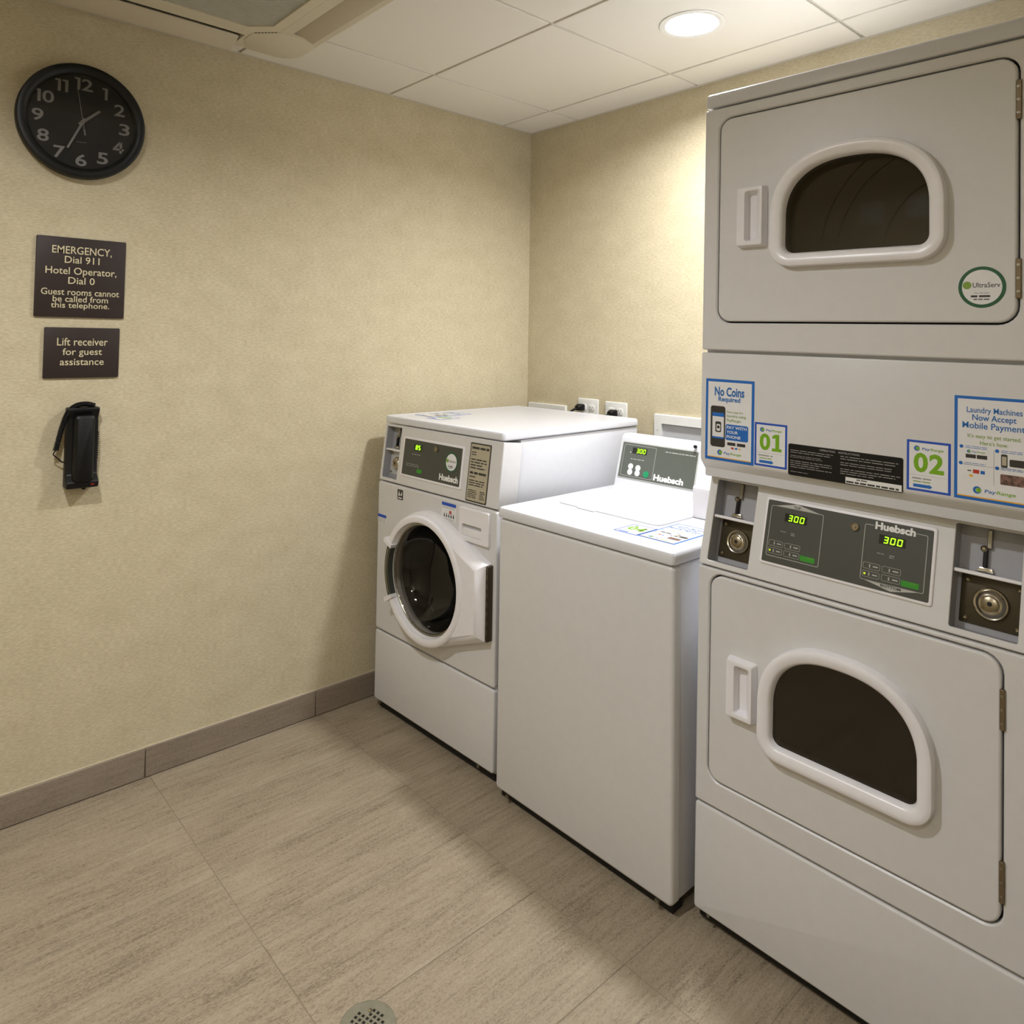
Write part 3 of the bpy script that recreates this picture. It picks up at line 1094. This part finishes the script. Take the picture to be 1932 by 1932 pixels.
# ------------------------------------------------------------------ stacked tumble dryer
DW, DD = .680, .690
t = thing('stacked_dryer', 'tall white stacked tumble dryer with two doors and payment stickers', 'dryer', (1.4459, -.8125, 0), (0, .012, .0176))
B().box(.002, DW - .002, .018, DD, .030, .845).build('lower_cabinet', ENAMEL, t, bev=.004)
B().box(.002, DW - .002, .112, DD, .845, 1.055).build('middle_cabinet', ENAMEL, t, bev=.003)
B().box(.002, DW - .002, .018, DD, 1.055, 1.950).build('upper_cabinet', ENAMEL, t, bev=.004)
B().prism([(.0, 1.953), (DD, 1.953), (DD, 1.991), (.012, 1.991), (.003, 1.985)], 0, DW).build('top_panel', ENAMEL, t, bev=.011, seg=4)
# kick panel
B(FRONT).slab(rrect(0, DW, .034, .2835, .008, 4), -.018, 0, .006, 4).build('kick_panel', ENAMEL_F, t)
for x in (.04, DW - .04):
    B(FRONT).lathe([(.004, -.006), (.004, .001), (1e-5, .0015)], x, .034, seg=12).build('screw', STEEL, t)
for x, y, z0 in ((.05, .06, 0.0), (DW - .05, .06, .009), (.05, DD - .06, 0.0), (DW - .05, DD - .06, .009)):
    B().lathe([(.020, z0), (.020, .012), (.010, .014), (.010, .031)], x, y, seg=16).build('levelling_foot', BLACK, t)
B(FRONT).box(.006, DW - .006, .010, .038, -.05, -.020).build('toe_shadow', DARKGAP, t)  # dark block in place of the shade under the dryer


def dring(cx, b0, b1, hw, r=.05, n=72):
    """D-shaped window outline: flat bottom with round corners, broad arch on top"""
    pts = []
    yb = b0 + (b1 - b0) * .40
    for i in range(9):
        q = -PI / 2 + PI / 2 * i / 8
        pts.append((cx + hw - r + r * math.cos(q), b0 + r + r * math.sin(q)))
    for i in range(1, 40):
        q = PI * i / 40
        e = .86
        c, s = math.cos(q), math.sin(q)
        pts.append((cx + hw * math.copysign(abs(c) ** e, c), yb + (b1 - yb) * abs(s) ** e))
    for i in range(9):
        q = PI + PI / 2 * i / 8
        pts.append((cx - hw + r + r * math.cos(q), b0 + r + r * math.sin(q)))
    return pts


def dryer_door(b0, b1, a0, a1, wb0, wb1, cx, hx, hb0, hb1, p0, p1, hinge, rib_arcs):
    # front panel of the cabinet with the door opening
    op = rrect(a0 - .004, a1 + .004, b0 - .004, b1 + .004, .034, 6)
    B(FRONT).plate(rrect(0, DW, p0, p1, .004, 2), [op], 0, .018, .004, 3, hole_bev=.003).build('front_panel', ENAMEL_F, t)
    B(FRONT).flat(rrect(a0 - .02, a1 + .02, b0 - .012, b1 + .012, .03, 4), -.0172).build('door_gap', DARKGAP, t)
    outl = dring(cx, wb0, wb1, .177)
    hole = offset(outl, -.030)
    d = B(FRONT)
    d.plate(rrect(a0, a1, b0, b1, .030, 6), [hole], .001, .0175, .004, 3, hole_depth=.0175)
    door = d.build('door', ENAMEL_F, t)
    b = B(FRONT)
    b.loops([(outl, .0005), (offset(outl, -.0005), .019), (offset(outl, -.002), .0225), (offset(outl, -.006), .0245), (offset(outl, -.012), .0248), (offset(outl, -.023), .0225),
             (offset(outl, -.0275), .019), (offset(outl, -.030), .012), (offset(outl, -.032), .0)], cap1=False)
    b.build('window_frame', PLASTIC, door)
    gl = offset(outl, -.0315)
    b = B(FRONT)
    b.loops([(gl, .003), (gl, .006)], cap1=True, cap0=True)
    b.build('window_glass', WGLASS, door)
    # drum and its ribs behind the glass
    b = B(FRONT)
    b.loops([(offset(gl, .004), -.010), (offset(gl, .004), -.0165)], cap1=True)
    dr = b.build('drum_front', DRUM_D, door)
    if rib_arcs:
        for cxr, cyr, rr, q0, q1 in rib_arcs:
            path = [(cxr + rr * math.cos(q0 + (q1 - q0) * i / 16), cyr + rr * math.sin(q0 + (q1 - q0) * i / 16), -.0155) for i in range(17)]
            B(FRONT).tube(path, .0012, 6).build('drum_rib', STEEL, door)
    # handle: raised tab with a scooped finger pull
    b = B(FRONT)
    b.loops([(rrect(hx, hx + .070, hb0, hb1, .004, 3), .0005), (rrect(hx + .001, hx + .069, hb0 + .001, hb1 - .001, .004, 3), .008), (rrect(hx + .004, hx + .066, hb0 + .004, hb1 - .004, .004, 3), .021), (rrect(hx + .012, hx + .062, hb0 + .008, hb1 - .007, .004, 3), .022),
             (rrect(hx + .023, hx + .060, hb0 + .013, hb1 - .012, .006, 3), .021), (rrect(hx + .024, hx + .050, hb0 + .016, hb1 - .018, .006, 3), .008), (rrect(hx + .025, hx + .044, hb0 + .017, hb1 - .020, .005, 3), .002)])
    b.build('door_handle', PLASTIC, door)
    for h in hinge:
        o = B(FRONT).box(a1 - .002, a1 + .007, h, h + .072, -.010, .004).build('hinge', BRONZE, t, bev=.001, seg=1)
        for k in range(3):
            B(FRONT).lathe([(.003, .004), (.003, .0048), (1e-5, .0052)], a1 + .0025, h + .012 + .024 * k, seg=10).build('hinge_pin', STEEL, o)
    return door


up_door = dryer_door(1.431, 1.918, .043, .644, 1.552, 1.812, .357, .096, 1.603, 1.744, 1.362, 1.948, (1.475, 1.80), [(.53, 1.575, .215, 1.85, 3.05), (.53, 1.575, .250, 1.95, 3.05), (.56, 1.575, .150, 2.05, 3.05)])
lo_door = dryer_door(.352, .828, .035, .622, .470, .740, .342, .086, .5235, .657, .289, .842, (.400, .702), 0)
service_sticker(FRONT @ Matrix.Translation((0, 0, .001)), .5895, 1.497, .0385, up_door, 'round green and white service sticker')

# service panel that carries the payment stickers, with its sloping underside
b = B()
b.prism([(0, 1.098), (.004, 1.092), (.040, 1.052), (.100, 1.046), (.100, 1.3555), (0, 1.3555)], 0, DW)
bmesh.ops.recalc_face_normals(b.bm, faces=b.bm.faces[:])
b.build('service_panel', ENAMEL_F, t, bev=.003, seg=2)
for x in (.030, .606):
    M = Matrix.Translation((x, .024, 1.070)) @ Matrix.Rotation(math.radians(-40), 4, 'X') @ FRONT
    B(M).lathe([(.0042, -.006), (.0042, .0012), (.002, .002), (1e-5, .002)], seg=14).build('screw', STEEL, t)
coin_sticker(FRONT, .0135, 1.100, t, 'tall blue-edged sticker reading No Coins Required')
number_sticker(FRONT, .1415, 1.103, '01', t, 'square blue-edged sticker with a green 01')
number_sticker(FRONT, .4630, 1.103, '02', t, 'square blue-edged sticker with a green 02')
laundry_sticker(FRONT, .5455, 1.102, t, 'tall blue-edged sticker reading Laundry Machines Now Accept Mobile Payment', .128, .192)
o = B(FRONT).slab(rrect(.2215, .457, 1.0935, 1.1625, .004, 3), 0, .0006, .0002, 1).build('instruction_plate', INK, t)
lab(o, 'black instruction plate with small white print')
B(FRONT).slab(rrect(.2225, .456, 1.0945, 1.1615, .004, 3), .0006, .0009, .0001, 1).build('black_ground', BLACK, o)
b = B(FRONT).text('OPERATING', .291, .324, 1.1545, 1.1585, .0012, bold=.02)
b.text('INSTRUCTIONS', .331, .374, 1.1545, 1.1585, .0012, bold=.02)
b.bars(.227, .322, 1.142, 1.151, 2, .0012, .3)
b.bars(.227, .300, 1.132, 1.139, 2, .0012, .3)
b.bars(.227, .326, 1.110, 1.128, 4, .0012, .3)
b.bars(.227, .270, 1.1005, 1.104, 1, .0012, .3)
b.bars(.335, .450, 1.142, 1.152, 2, .0012, .3)
b.bars(.335, .442, 1.130, 1.139, 2, .0012, .3)
b.bars(.335, .452, 1.112, 1.126, 3, .0012, .3)
b.build('small_print', INKL, o)
B(FRONT).rect(.346, .4545, 1.0955, 1.1085, .0012).build('white_strip', OFFW, o)
b = B(FRONT).bars(.368, .392, 1.1035, 1.107, 1, .0014, .6)
b.bars(.3475, .453, 1.0965, 1.1015, 1, .0014, .7)
b.build('strip_print', INK, o)

# control fascia, leaning back
CT = tilt_frame(0, .847, .25)
SL = math.sqrt(1 + .25 ** 2)
cb = lambda w_: (w_ - .847) * SL
bays = [(.021, .126, cb(.859), cb(1.045)), (.536, .646, cb(.859), cb(1.045))]
b = B(CT)
b.plate(rrect(0, DW, 0, cb(1.056), .003, 2), [rrect(*q, .004, 3) for q in bays], 0, .080, .003, 2, hole_depth=.004)
b.build('control_fascia', ENAMEL_F, t)
for q in bays:
    lock_and_slot(CT @ Matrix.Translation((0, 0, -.003)), *q, t, .036)
pn = B(CT).slab(rrect(.152, .507, cb(.883), cb(1.028), .006, 4), 0, .004, .003, 3).build('control_panel', PLASTIC, t)
lab(pn, 'charcoal control panel with two green displays')
M = CT @ Matrix.Translation((0, 0, .0038))
B(M).flat(rrect(.158, .501, cb(.889), cb(1.0215), .003, 3), .0005).build('overlay', CHAR, pn)
for (x0, x1, top) in ((.1665, .286, True), (.372, .4915, False)):
    y0, y1 = cb(.9025), cb(1.0105)
    b = B(M)
    if top:
        L = [(x0, y0), (x1, y0), (x1, y1), (x0, y1)]
        b.ringline(rrect(x0, x1, y0, y1, .004, 4), .0012, .0009)
        b.flat([(x0 + .004, y1 - .0012), (x1 - .003, y1 - .0012), ((x0 + x1) / 2, y1 + .011)], .0009)
    else:
        b.ringline(rrect(x0, x1, y0, y1, .004, 4), .0012, .0009)
        b.flat([(x0 + .003, y0 + .0012), ((x0 + x1) / 2, y0 - .011), (x1 - .004, y0 + .0012)], .0009)
    b.build('frame_line', SILVER, pn)
    if not top:
        B(M).rect(x0 + .018, x1 - .021, y1 - .0025, y1 + .001, .0010).build('line_gap', CHAR, pn)
    dx = x0 + (.034 if top else .030)
    dy = cb(.981) if top else cb(.9775)
    B(M).rect(dx, dx + .050, dy, dy + .018, .0009).build('display_window', LEDBOX, pn)
    B(M).seg7('300', dx + .0075, dy + .0022, .0095, .0135, .0038, .0014).build('display_digits', LED, pn)
    for gx_, gy_, ww in ((0, cb(.9245), .033), (.037, cb(.9245), .035), (0, cb(.9085), .033), (.037, cb(.9085), .035)):
        button_pad(M, x0 + .004 + gx_, gy_, ww, .0125, pn)
    B(M).flat(circ(x0 + .0085, cb(.9145), .0022, 12), .0014).build('indicator', LEDDOT, pn)
    o = B(M).flat(rrect(x0 + .078, x0 + .1105, cb(.9075), cb(.9185), .001, 2), .0010).build('start_button', STARTG, pn)
    B(M).text('START', x0 + .094, x0 + .107, cb(.9145), cb(.9172), .0014).build('lettering', GREEN_T, pn)
    b = B(M).bars(x0 + .028, x0 + .042, cb(.957), cb(.960), 1, .0010, .5)
    b.bars(x0 + .052, x0 + .062, cb(.953), cb(.960), 2, .0010, .5)
    b.build('small_print', INKL, pn)
    c = (x0 + x1) / 2
    if top:
        B(M).text('TOP', c - .008, c + .008, y1 + .0005, y1 + .0065, .0014, bold=.01).build('lettering', INK, pn)
    else:
        B(M).text('BOTTOM', c - .019, c + .019, y0 - .0055, y0 - .0005, .0014, bold=.02).build('lettering', INK, pn)
B(M).text('Huebsch', .3925, .469, cb(1.0035), cb(1.0185), .0014, bold=.045).build('brand_lettering', OFFW, pn)
b = B(M).lathe([(.0085, .0005), (.0085, .004), (.0065, .005), (.006, .0035), (.0028, .0035), (.0025, .0055), (1e-5, .0055)], .3525, cb(.9995), seg=24)
b.build('key_lock', BRASSY, pn)

# ------------------------------------------------------------------ top-load washer
TW, TD = .632, .655
t = thing('top_load_washer', 'white top-loading washer between the front loader and the dryer', 'washing machine', (.7836, -.862, 0), (0, 0, .0096))
B().box(.004, TW - .004, .016, TD - .01, .030, .833).build('cabinet', ENAMEL, t, bev=.006)
B(FRONT).slab(rrect(0, TW, .028, .833, .012, 5), -.030, 0, .010, 4).build('front_panel', ENAMEL_F, t)
B(FRONT).box(.01, TW - .01, .003, .034, -.06, -.020).build('toe_shadow', DARKGAP, t)  # shade below the front panel, built as a dark block
for x in (.05, TW - .05):
    for y in (.06, TD - .06):
        B().lathe([(.020, 0), (.020, .012), (.010, .014), (.010, .031)], x, y, seg=16).build('levelling_foot', BLACK, t)
for x in (.045, TW - .05):
    B(FRONT).box(x, x + .012, .018, .026, -.012, -.001).build('front_clip', STEEL, t)
b = B()
b.loops([(rrect(-.002, TW + .002, -.004, TD, .012, 5), .8375), (rrect(-.003, TW + .003, -.005, TD, .012, 5), .842), (rrect(-.003, TW + .003, -.005, TD, .012, 5), .858),
         (rrect(0, TW, -.002, TD, .011, 5), .8655), (rrect(.004, TW - .004, .003, TD, .010, 5), .868)], cap0=True)
b.build('top_deck', ENAMEL, t)
lid = rrect(.075, .458, .180, .520, .022, 5)
b = B()
b.loops([(offset(lid, .003), .8672), (offset(lid, .0028), .8715), (lid, .8745), (offset(lid, -.010), .8752), (rrect(.105, .428, .210, .490, .018, 5), .8742), (rrect(.125, .408, .230, .470, .016, 5), .8735)])
lo = b.build('lid', ENAMEL, t)
B().slab(rrect(.165, .235, .166, .182, .005, 3), .8685, .8725, .002, 2).build('lid_grip', ENAMEL, lo)
# console
KT = .27
b = B()
b.prism([(.540, .866), (.545, .874), (.545 + KT * .156, 1.030), (.592, 1.041), (.604, 1.047), (.640, 1.047), (.652, 1.030), (.652, .866)], .004, TW - .004)
bmesh.ops.recalc_face_normals(b.bm, faces=b.bm.faces[:])
b.build('console', ENAMEL, t, bev=.004, seg=3)
M = tilt_frame(.545, .872, KT)
ST = math.sqrt(1 + KT * KT)
tb = lambda w_: (w_ - .872) * ST
pn = B(M).slab(rrect(.014, .330, tb(.897), tb(1.022), .005, 3), -.002, .002, .001, 2).build('control_panel', SILVER, t)
lab(pn, 'olive-grey control panel with a green display')
B(M).flat(rrect(.018, .326, tb(.901), tb(1.018), .004, 3), .0026).build('overlay', CHAR_T, pn)
B(M).ringline(rrect(.026, .163, tb(.906), tb(1.012), .004, 3), .0014, .0032).build('frame_line', SILVER, pn)
B(M).rect(.063, .125, tb(.984), tb(1.004), .0032).build('display_window', LEDBOX, pn)
B(M).seg7('300', .080, tb(.9865), .0105, .0155, .0035, .0038).build('display_digits', LED, pn)
for x, w_ in ((.066, .939), (.098, .937), (.066, .9205), (.098, .920)):
    B(M).lathe([(.0105, .0026), (.0105, .0040), (.008, .0046), (1e-5, .0046)], x, tb(w_), seg=20).build('button', OFFW, pn)
B(M).lathe([(.0115, .0026), (.0115, .0040), (.009, .0046), (1e-5, .0046)], .135, tb(.921), seg=20).build('start_button', TEAL, pn)
B(M).bars(.060, .125, tb(.962), tb(.968), 1, .0032, .4).build('small_print', SILVER, pn)
B(M).bars(.200, .325, tb(1.001), tb(1.007), 1, .0032, .5).build('heading_print', SILVER, pn)
B(M).rect(.053, .058, tb(.984), tb(.989), .0032).build('indicator', SILVER, pn)
B(M).text('Huebsch', .1675, .2865, tb(.9065), tb(.9275), .0036, bold=.05).build('brand_lettering', OFFW, pn)
B(M).lathe([(.0055, .004), (.0055, .010), (.004, .0125), (1e-5, .0125)], .3135, tb(1.034), seg=18).build('knob', BLACK, t)
# coin meter case in front of the console, at the dryer side
b = B()
b.prism([(.348, .868), (.345, .874), (.345, .957), (.352, .962), (.430, .964), (.470, 1.020), (.560, 1.030), (.560, .868)], .458, .622)
bmesh.ops.recalc_face_normals(b.bm, faces=b.bm.faces[:])
b.build('coin_meter', PLASTIC, t, bev=.003)
DK = Matrix.Translation((0, 0, .868))
number_sticker(DK, .3985, .056, '04', t, 'square sticker with a green number on the deck')
laundry_sticker(DK, .4735, .060, t, 'large blue-edged payment sticker on the deck', .117, .194)

# ------------------------------------------------------------------ front-load washer
FW, FD = .657, .735
t = thing('front_load_washer', 'white front-loading washer with a round dark door beside the left wall', 'washing machine', (.0842, -.8538, 0), (0, 0, .0295))
DC = (.333, .557)
b = B()
b.prism([(.300, .030), (FD, .030), (FD, 1.054), (.106, 1.054), (.082, .850), (.300, .850)], .003, FW - .003)
bmesh.ops.recalc_face_normals(b.bm, faces=b.bm.faces[:])
b.build('cabinet', ENAMEL, t, bev=.004)
for x0, x1 in ((.003, .012), (FW - .012, FW - .003)):
    B().box(x0, x1, .014, .302, .030, .850).build('side_panel', ENAMEL, t)
B().box(.012, FW - .012, .02, .302, .032, .045).build('floor_pan', STEEL, t)
B(FRONT).plate(rrect(0, FW, .2935, .8385, .009, 4), [circ(*DC, .186, 56)], 0, .016, .006, 3, hole_depth=.016).build('front_panel', ENAMEL_F, t)
B(FRONT).slab(rrect(0, FW, .034, .2875, .009, 4), -.018, 0, .006, 3).build('kick_panel', ENAMEL_F, t)
B(FRONT).box(.01, FW - .01, .003, .038, -.06, -.020).build('toe_shadow', DARKGAP, t)  # dark block that paints the shade beneath the kick panel
for x in (.035, FW - .075):
    B(FRONT).box(x, x + .010, .026, .034, -.010, -.0005).build('front_clip', STEEL, t)
for x in (.05, FW - .05):
    for y in (.06, FD - .06):
        B().lathe([(.020, 0), (.020, .012), (.010, .014), (.010, .031)], x, y, seg=16).build('levelling_foot', BLACK, t)
b = B()
L = rrect(-.002, FW + .002, .024, FD + .004, .014, 5)
b.loops([(offset(L, -.003), 1.0565), (L, 1.060), (L, 1.076), (offset(L, -.003), 1.0815), (offset(L, -.009), 1.0840), (rrect(.014, FW - .014, .040, FD - .012, .012, 5), 1.0838), (rrect(.020, FW - .020, .046, FD - .018, .010, 5), 1.0815), (rrect(.028, FW - .028, .054, FD - .026, .008, 5), 1.0812)], cap0=True)
b.build('top_panel', ENAMEL, t)
LT = Matrix.Translation((0, 0, 1.0813))
laundry_sticker(LT @ Matrix.Translation((.036, .135, 0)), 0, 0, t, 'blue-edged payment sticker on the top panel', .117, .194)
number_sticker(LT, .160, .100, '03', t, 'square sticker with a green number on the top panel')
# drum
b = B(FRONT)
b.lathe([(.186, -.010), (.182, -.04), (.225, -.045), (.225, -.27), (.2, -.28), (1e-5, -.282)], *DC, seg=40)
dm = b.build('drum', DRUM, t)
for k in range(3):
    q = k * 2 * PI / 3 + .5
    M = FRONT @ Matrix.Translation((DC[0], DC[1], 0)) @ Matrix.Rotation(q, 4, 'Z')
    B(M).prism([(.15, -.26), (.218, -.26), (.218, -.06), (.165, -.07)], -.018, .018).build('lifter', DRUM, dm, bev=.006)
# door
cc = [(DC[0] + .222 * math.cos(2 * PI * i / 72), DC[1] + .003 + .222 * math.sin(2 * PI * i / 72)) for i in range(72)]
hr = [(.636, .436), (.636, .672)]


def hull(P):
    P = sorted(set(P))

    def half(P):
        h = []
        for p in P:
            while len(h) >= 2 and (h[-1][0] - h[-2][0]) * (p[1] - h[-2][1]) - (h[-1][1] - h[-2][1]) * (p[0] - h[-2][0]) <= 0:
                h.pop()
            h.append(p)
        return h
    lo_, up_ = half(P), half(P[::-1])
    return lo_[:-1] + up_[:-1]


ol = hull(cc + hr)
b = B(FRONT)
hole = circ(*DC, .186, 56)
b.fill(offset(ol, -.030), [circ(*DC, .215, 56)], .046)
b.loops([(ol, .0), (ol, .018), (offset(ol, -.004), .026), (offset(ol, -.026), .044), (offset(ol, -.030), .046)], cap1=False)
door = b.build('door', PLASTIC, t)
b = B(FRONT)
b.lathe([(.216, .0455), (.213, .0485), (.207, .0505), (.197, .0505), (.192, .049), (.189, .043), (.186, .026), (.178, .018), (.176, .008)], *DC, seg=72)
b.build('door_ring', PLASTIC, door)
b = B(FRONT)
b.lathe([(.1845, .026), (.180, .028), (.176, .024), (.168, .004), (.145, -.030), (.11, -.058), (.06, -.072), (1e-5, -.076)], *DC, seg=56)
b.build('door_glass', BOWL, door)
b = B(FRONT)
b.lathe([(.1868, .0245), (.1845, .0285), (.180, .0285), (.177, .0245)], *DC, seg=64)
b.build('glass_bezel', STEEL, door)


def sector(r0, r1, q0, q1, n0, n1, name, m, p):
    b = B(FRONT)
    k = 14
    pts = [(DC[0] + r0 * math.cos(q0 + (q1 - q0) * i / k), DC[1] + r0 * math.sin(q0 + (q1 - q0) * i / k)) for i in range(k + 1)][::-1]
    pts = [(DC[0] + r1 * math.cos(q0 + (q1 - q0) * i / k), DC[1] + r1 * math.sin(q0 + (q1 - q0) * i / k)) for i in range(k + 1)] + pts
    b.loops([(pts, n0), (pts, n1)])
    return b.build(name, m, p)


q = math.radians
sector(.186, .207, q(156), q(209), .030, .0512, 'handle_recess', CHAR, door)
sector(.193, .200, q(160), q(205), .0505, .0530, 'handle_lip', STEEL, door)
for a in (155, 210):
    sector(.184, .232, q(a - 2.0), q(a + 2.0), .030, .0550, 'handle_tab', PLASTIC, door)
hb = B(FRONT).box(.636, .645, .438, .670, .0, .024).build('hinge', HINGE, t, bev=.001, seg=1)
for k in range(8):
    B(FRONT).box(.6405, .6435, .446 + k * .0285, .460 + k * .0285, .024, .0246).build('hinge_knuckle', DARKGAP, hb)
# dispenser drawer
dd = B(FRONT).plate(rrect(.484, .630, .722, .829, .006, 3), [rrect(.502, .596, .738, .776, .004, 2)], .010, .010, .003, 3, hole_depth=.0095).build('dispenser_drawer', PLASTIC, t)
b = B(FRONT)
b.flat(rrect(.500, .598, .736, .778, .003, 2), .0012)
b.build('pull_recess', GREYP, dd)
B(FRONT).box(.502, .596, .738, .764, .0015, .007).build('pull_lip', PLASTIC, dd, bev=.002)
# labels on the front
o = B(FRONT).slab(rrect(.1245, .159, .790, .8265, .001, 1), 0, .0004, .0001, 1).build('sticker', INK, t)
lab(o, 'small black approval sticker')
b = B(FRONT).bars(.129, .155, .793, .800, 1, .0008, .6)
b.flat([(.130, .804), (.136, .822), (.142, .804)], .0008)
b.flat([(.143, .806), (.153, .806), (.153, .820)], .0008)
b.build('sticker_print', OFFW, o)
for a0, a1, b0, b1, pic in ((.384, .459, .766, .826, True), (.003, .057, .688, .717, False)):
    o = B(FRONT).slab(rrect(a0, a1, b0, b1, .001, 1), 0, .0003, .0001, 1).build('sticker', PAPER, t)
    lab(o, 'white caution label with a blue header')
    B(FRONT).rect(a0, a1, b1 - .011, b1, .0006).build('header', BLUE_D, o)
    b = B(FRONT).bars(a0 + .003, a1 - .003, b1 - .020, b1 - .013, 2, .0006, .4)
    b.bars(a0 + .003, a1 - .003, b0 + .001, b0 + .008, 2, .0006, .4)
    b.build('fine_print', INKL, o)
    if pic:
        b = B(FRONT)
        for k in range(5):
            b.flat([(a0 + .010 + k * .012, b0 + .012), (a0 + .018 + k * .012, b0 + .012), (a0 + .014 + k * .012, b0 + .028)], .0006)
        b.build('picture_marks', INK, o)
        B(FRONT).flat(circ(a0 + .046, b0 + .030, .006, 14), .0008).build('picture_dot', RED, o)
# control fascia
CT = tilt_frame(.003, .8435, .12)
SL = math.sqrt(1 + .12 ** 2)
cb = lambda w_: (w_ - .8435) * SL
bay = (.014, .108, cb(.856), cb(1.044))
b = B(CT)
b.plate(rrect(0, FW, 0, cb(1.0535), .004, 2), [rrect(*bay, .004, 2)], 0, .082, .004, 3, hole_depth=.004)
b.build('control_fascia', ENAMEL_F, t)
lock_and_slot(CT @ Matrix.Translation((0, 0, -.003)), *bay, t, .030, True)
pn = B(CT).slab(rrect(.130, .475, cb(.876), cb(1.018), .004, 3), 0, .003, .002, 2).build('control_panel', PLASTIC, t)
lab(pn, 'charcoal control panel with a green display')
M = CT @ Matrix.Translation((0, 0, .003))
B(M).flat(rrect(.140, .4655, cb(.8845), cb(1.0105), .002, 2), .0005).build('overlay', CHAR, pn)
B(M).rect(.200, .246, cb(.974), cb(.997), .0010).build('display_window', LEDBOX, pn)
B(M).seg7('85', .208, cb(.9775), .0125, .0165, .0035, .0016, th=.0036).build('display_digits', LED, pn)
b = B(M).bars(.190, .245, cb(.958), cb(.963), 1, .0010, .5)
b.bars(.163, .245, cb(.915), cb(.928), 2, .0010, .35)
b.build('small_print', INKL, pn)
B(M).flat(rrect(.228, .258, cb(.8985), cb(.912), .005, 3), .0012).build('start_button', STARTG, pn)
B(M).lathe([(.0100, .0005), (.0100, .004), (.008, .005), (.007, .0035), (1e-5, .0035)], .326, cb(.992), seg=20).build('key_lock', BRASSY, pn)
service_sticker(M @ Matrix.Translation((0, 0, .0006)), .414, cb(.959), .0335, pn, 'round white service sticker')
B(M).text('Huebsch', .357, .458, cb(.8935), cb(.9155), .0012, bold=.05).build('brand_lettering', OFFW, pn)
ip = B(CT).slab(rrect(.500, .602, cb(.8485), cb(1.037), .004, 3), 0, .0008, .0003, 1).build('instruction_plate', INK, t)
lab(ip, 'beige instruction plate with dark print')
B(CT).flat(rrect(.5045, .5975, cb(.853), cb(1.0325), .003, 2), .0012).build('plate_ground', BEIGE, ip)
b = B(CT).bars(.510, .593, cb(1.016), cb(1.025), 1, .0016, .8)
b.bars(.510, .535, cb(.995), cb(1.010), 2, .0016, .4)
b.bars(.510, .590, cb(.952), cb(.988), 4, .0016, .45, .3)
b.bars(.510, .593, cb(.936), cb(.945), 1, .0016, .8)
b.bars(.510, .545, cb(.925), cb(.932), 1, .0016, .5)
b.bars(.510, .590, cb(.898), cb(.920), 3, .0016, .45, .3)
b.bars(.510, .555, cb(.860), cb(.888), 5, .0016, .45, .5)
b.bars(.568, .593, cb(.860), cb(.888), 5, .0016, .45, .5)
b.build('print', INK, ip)
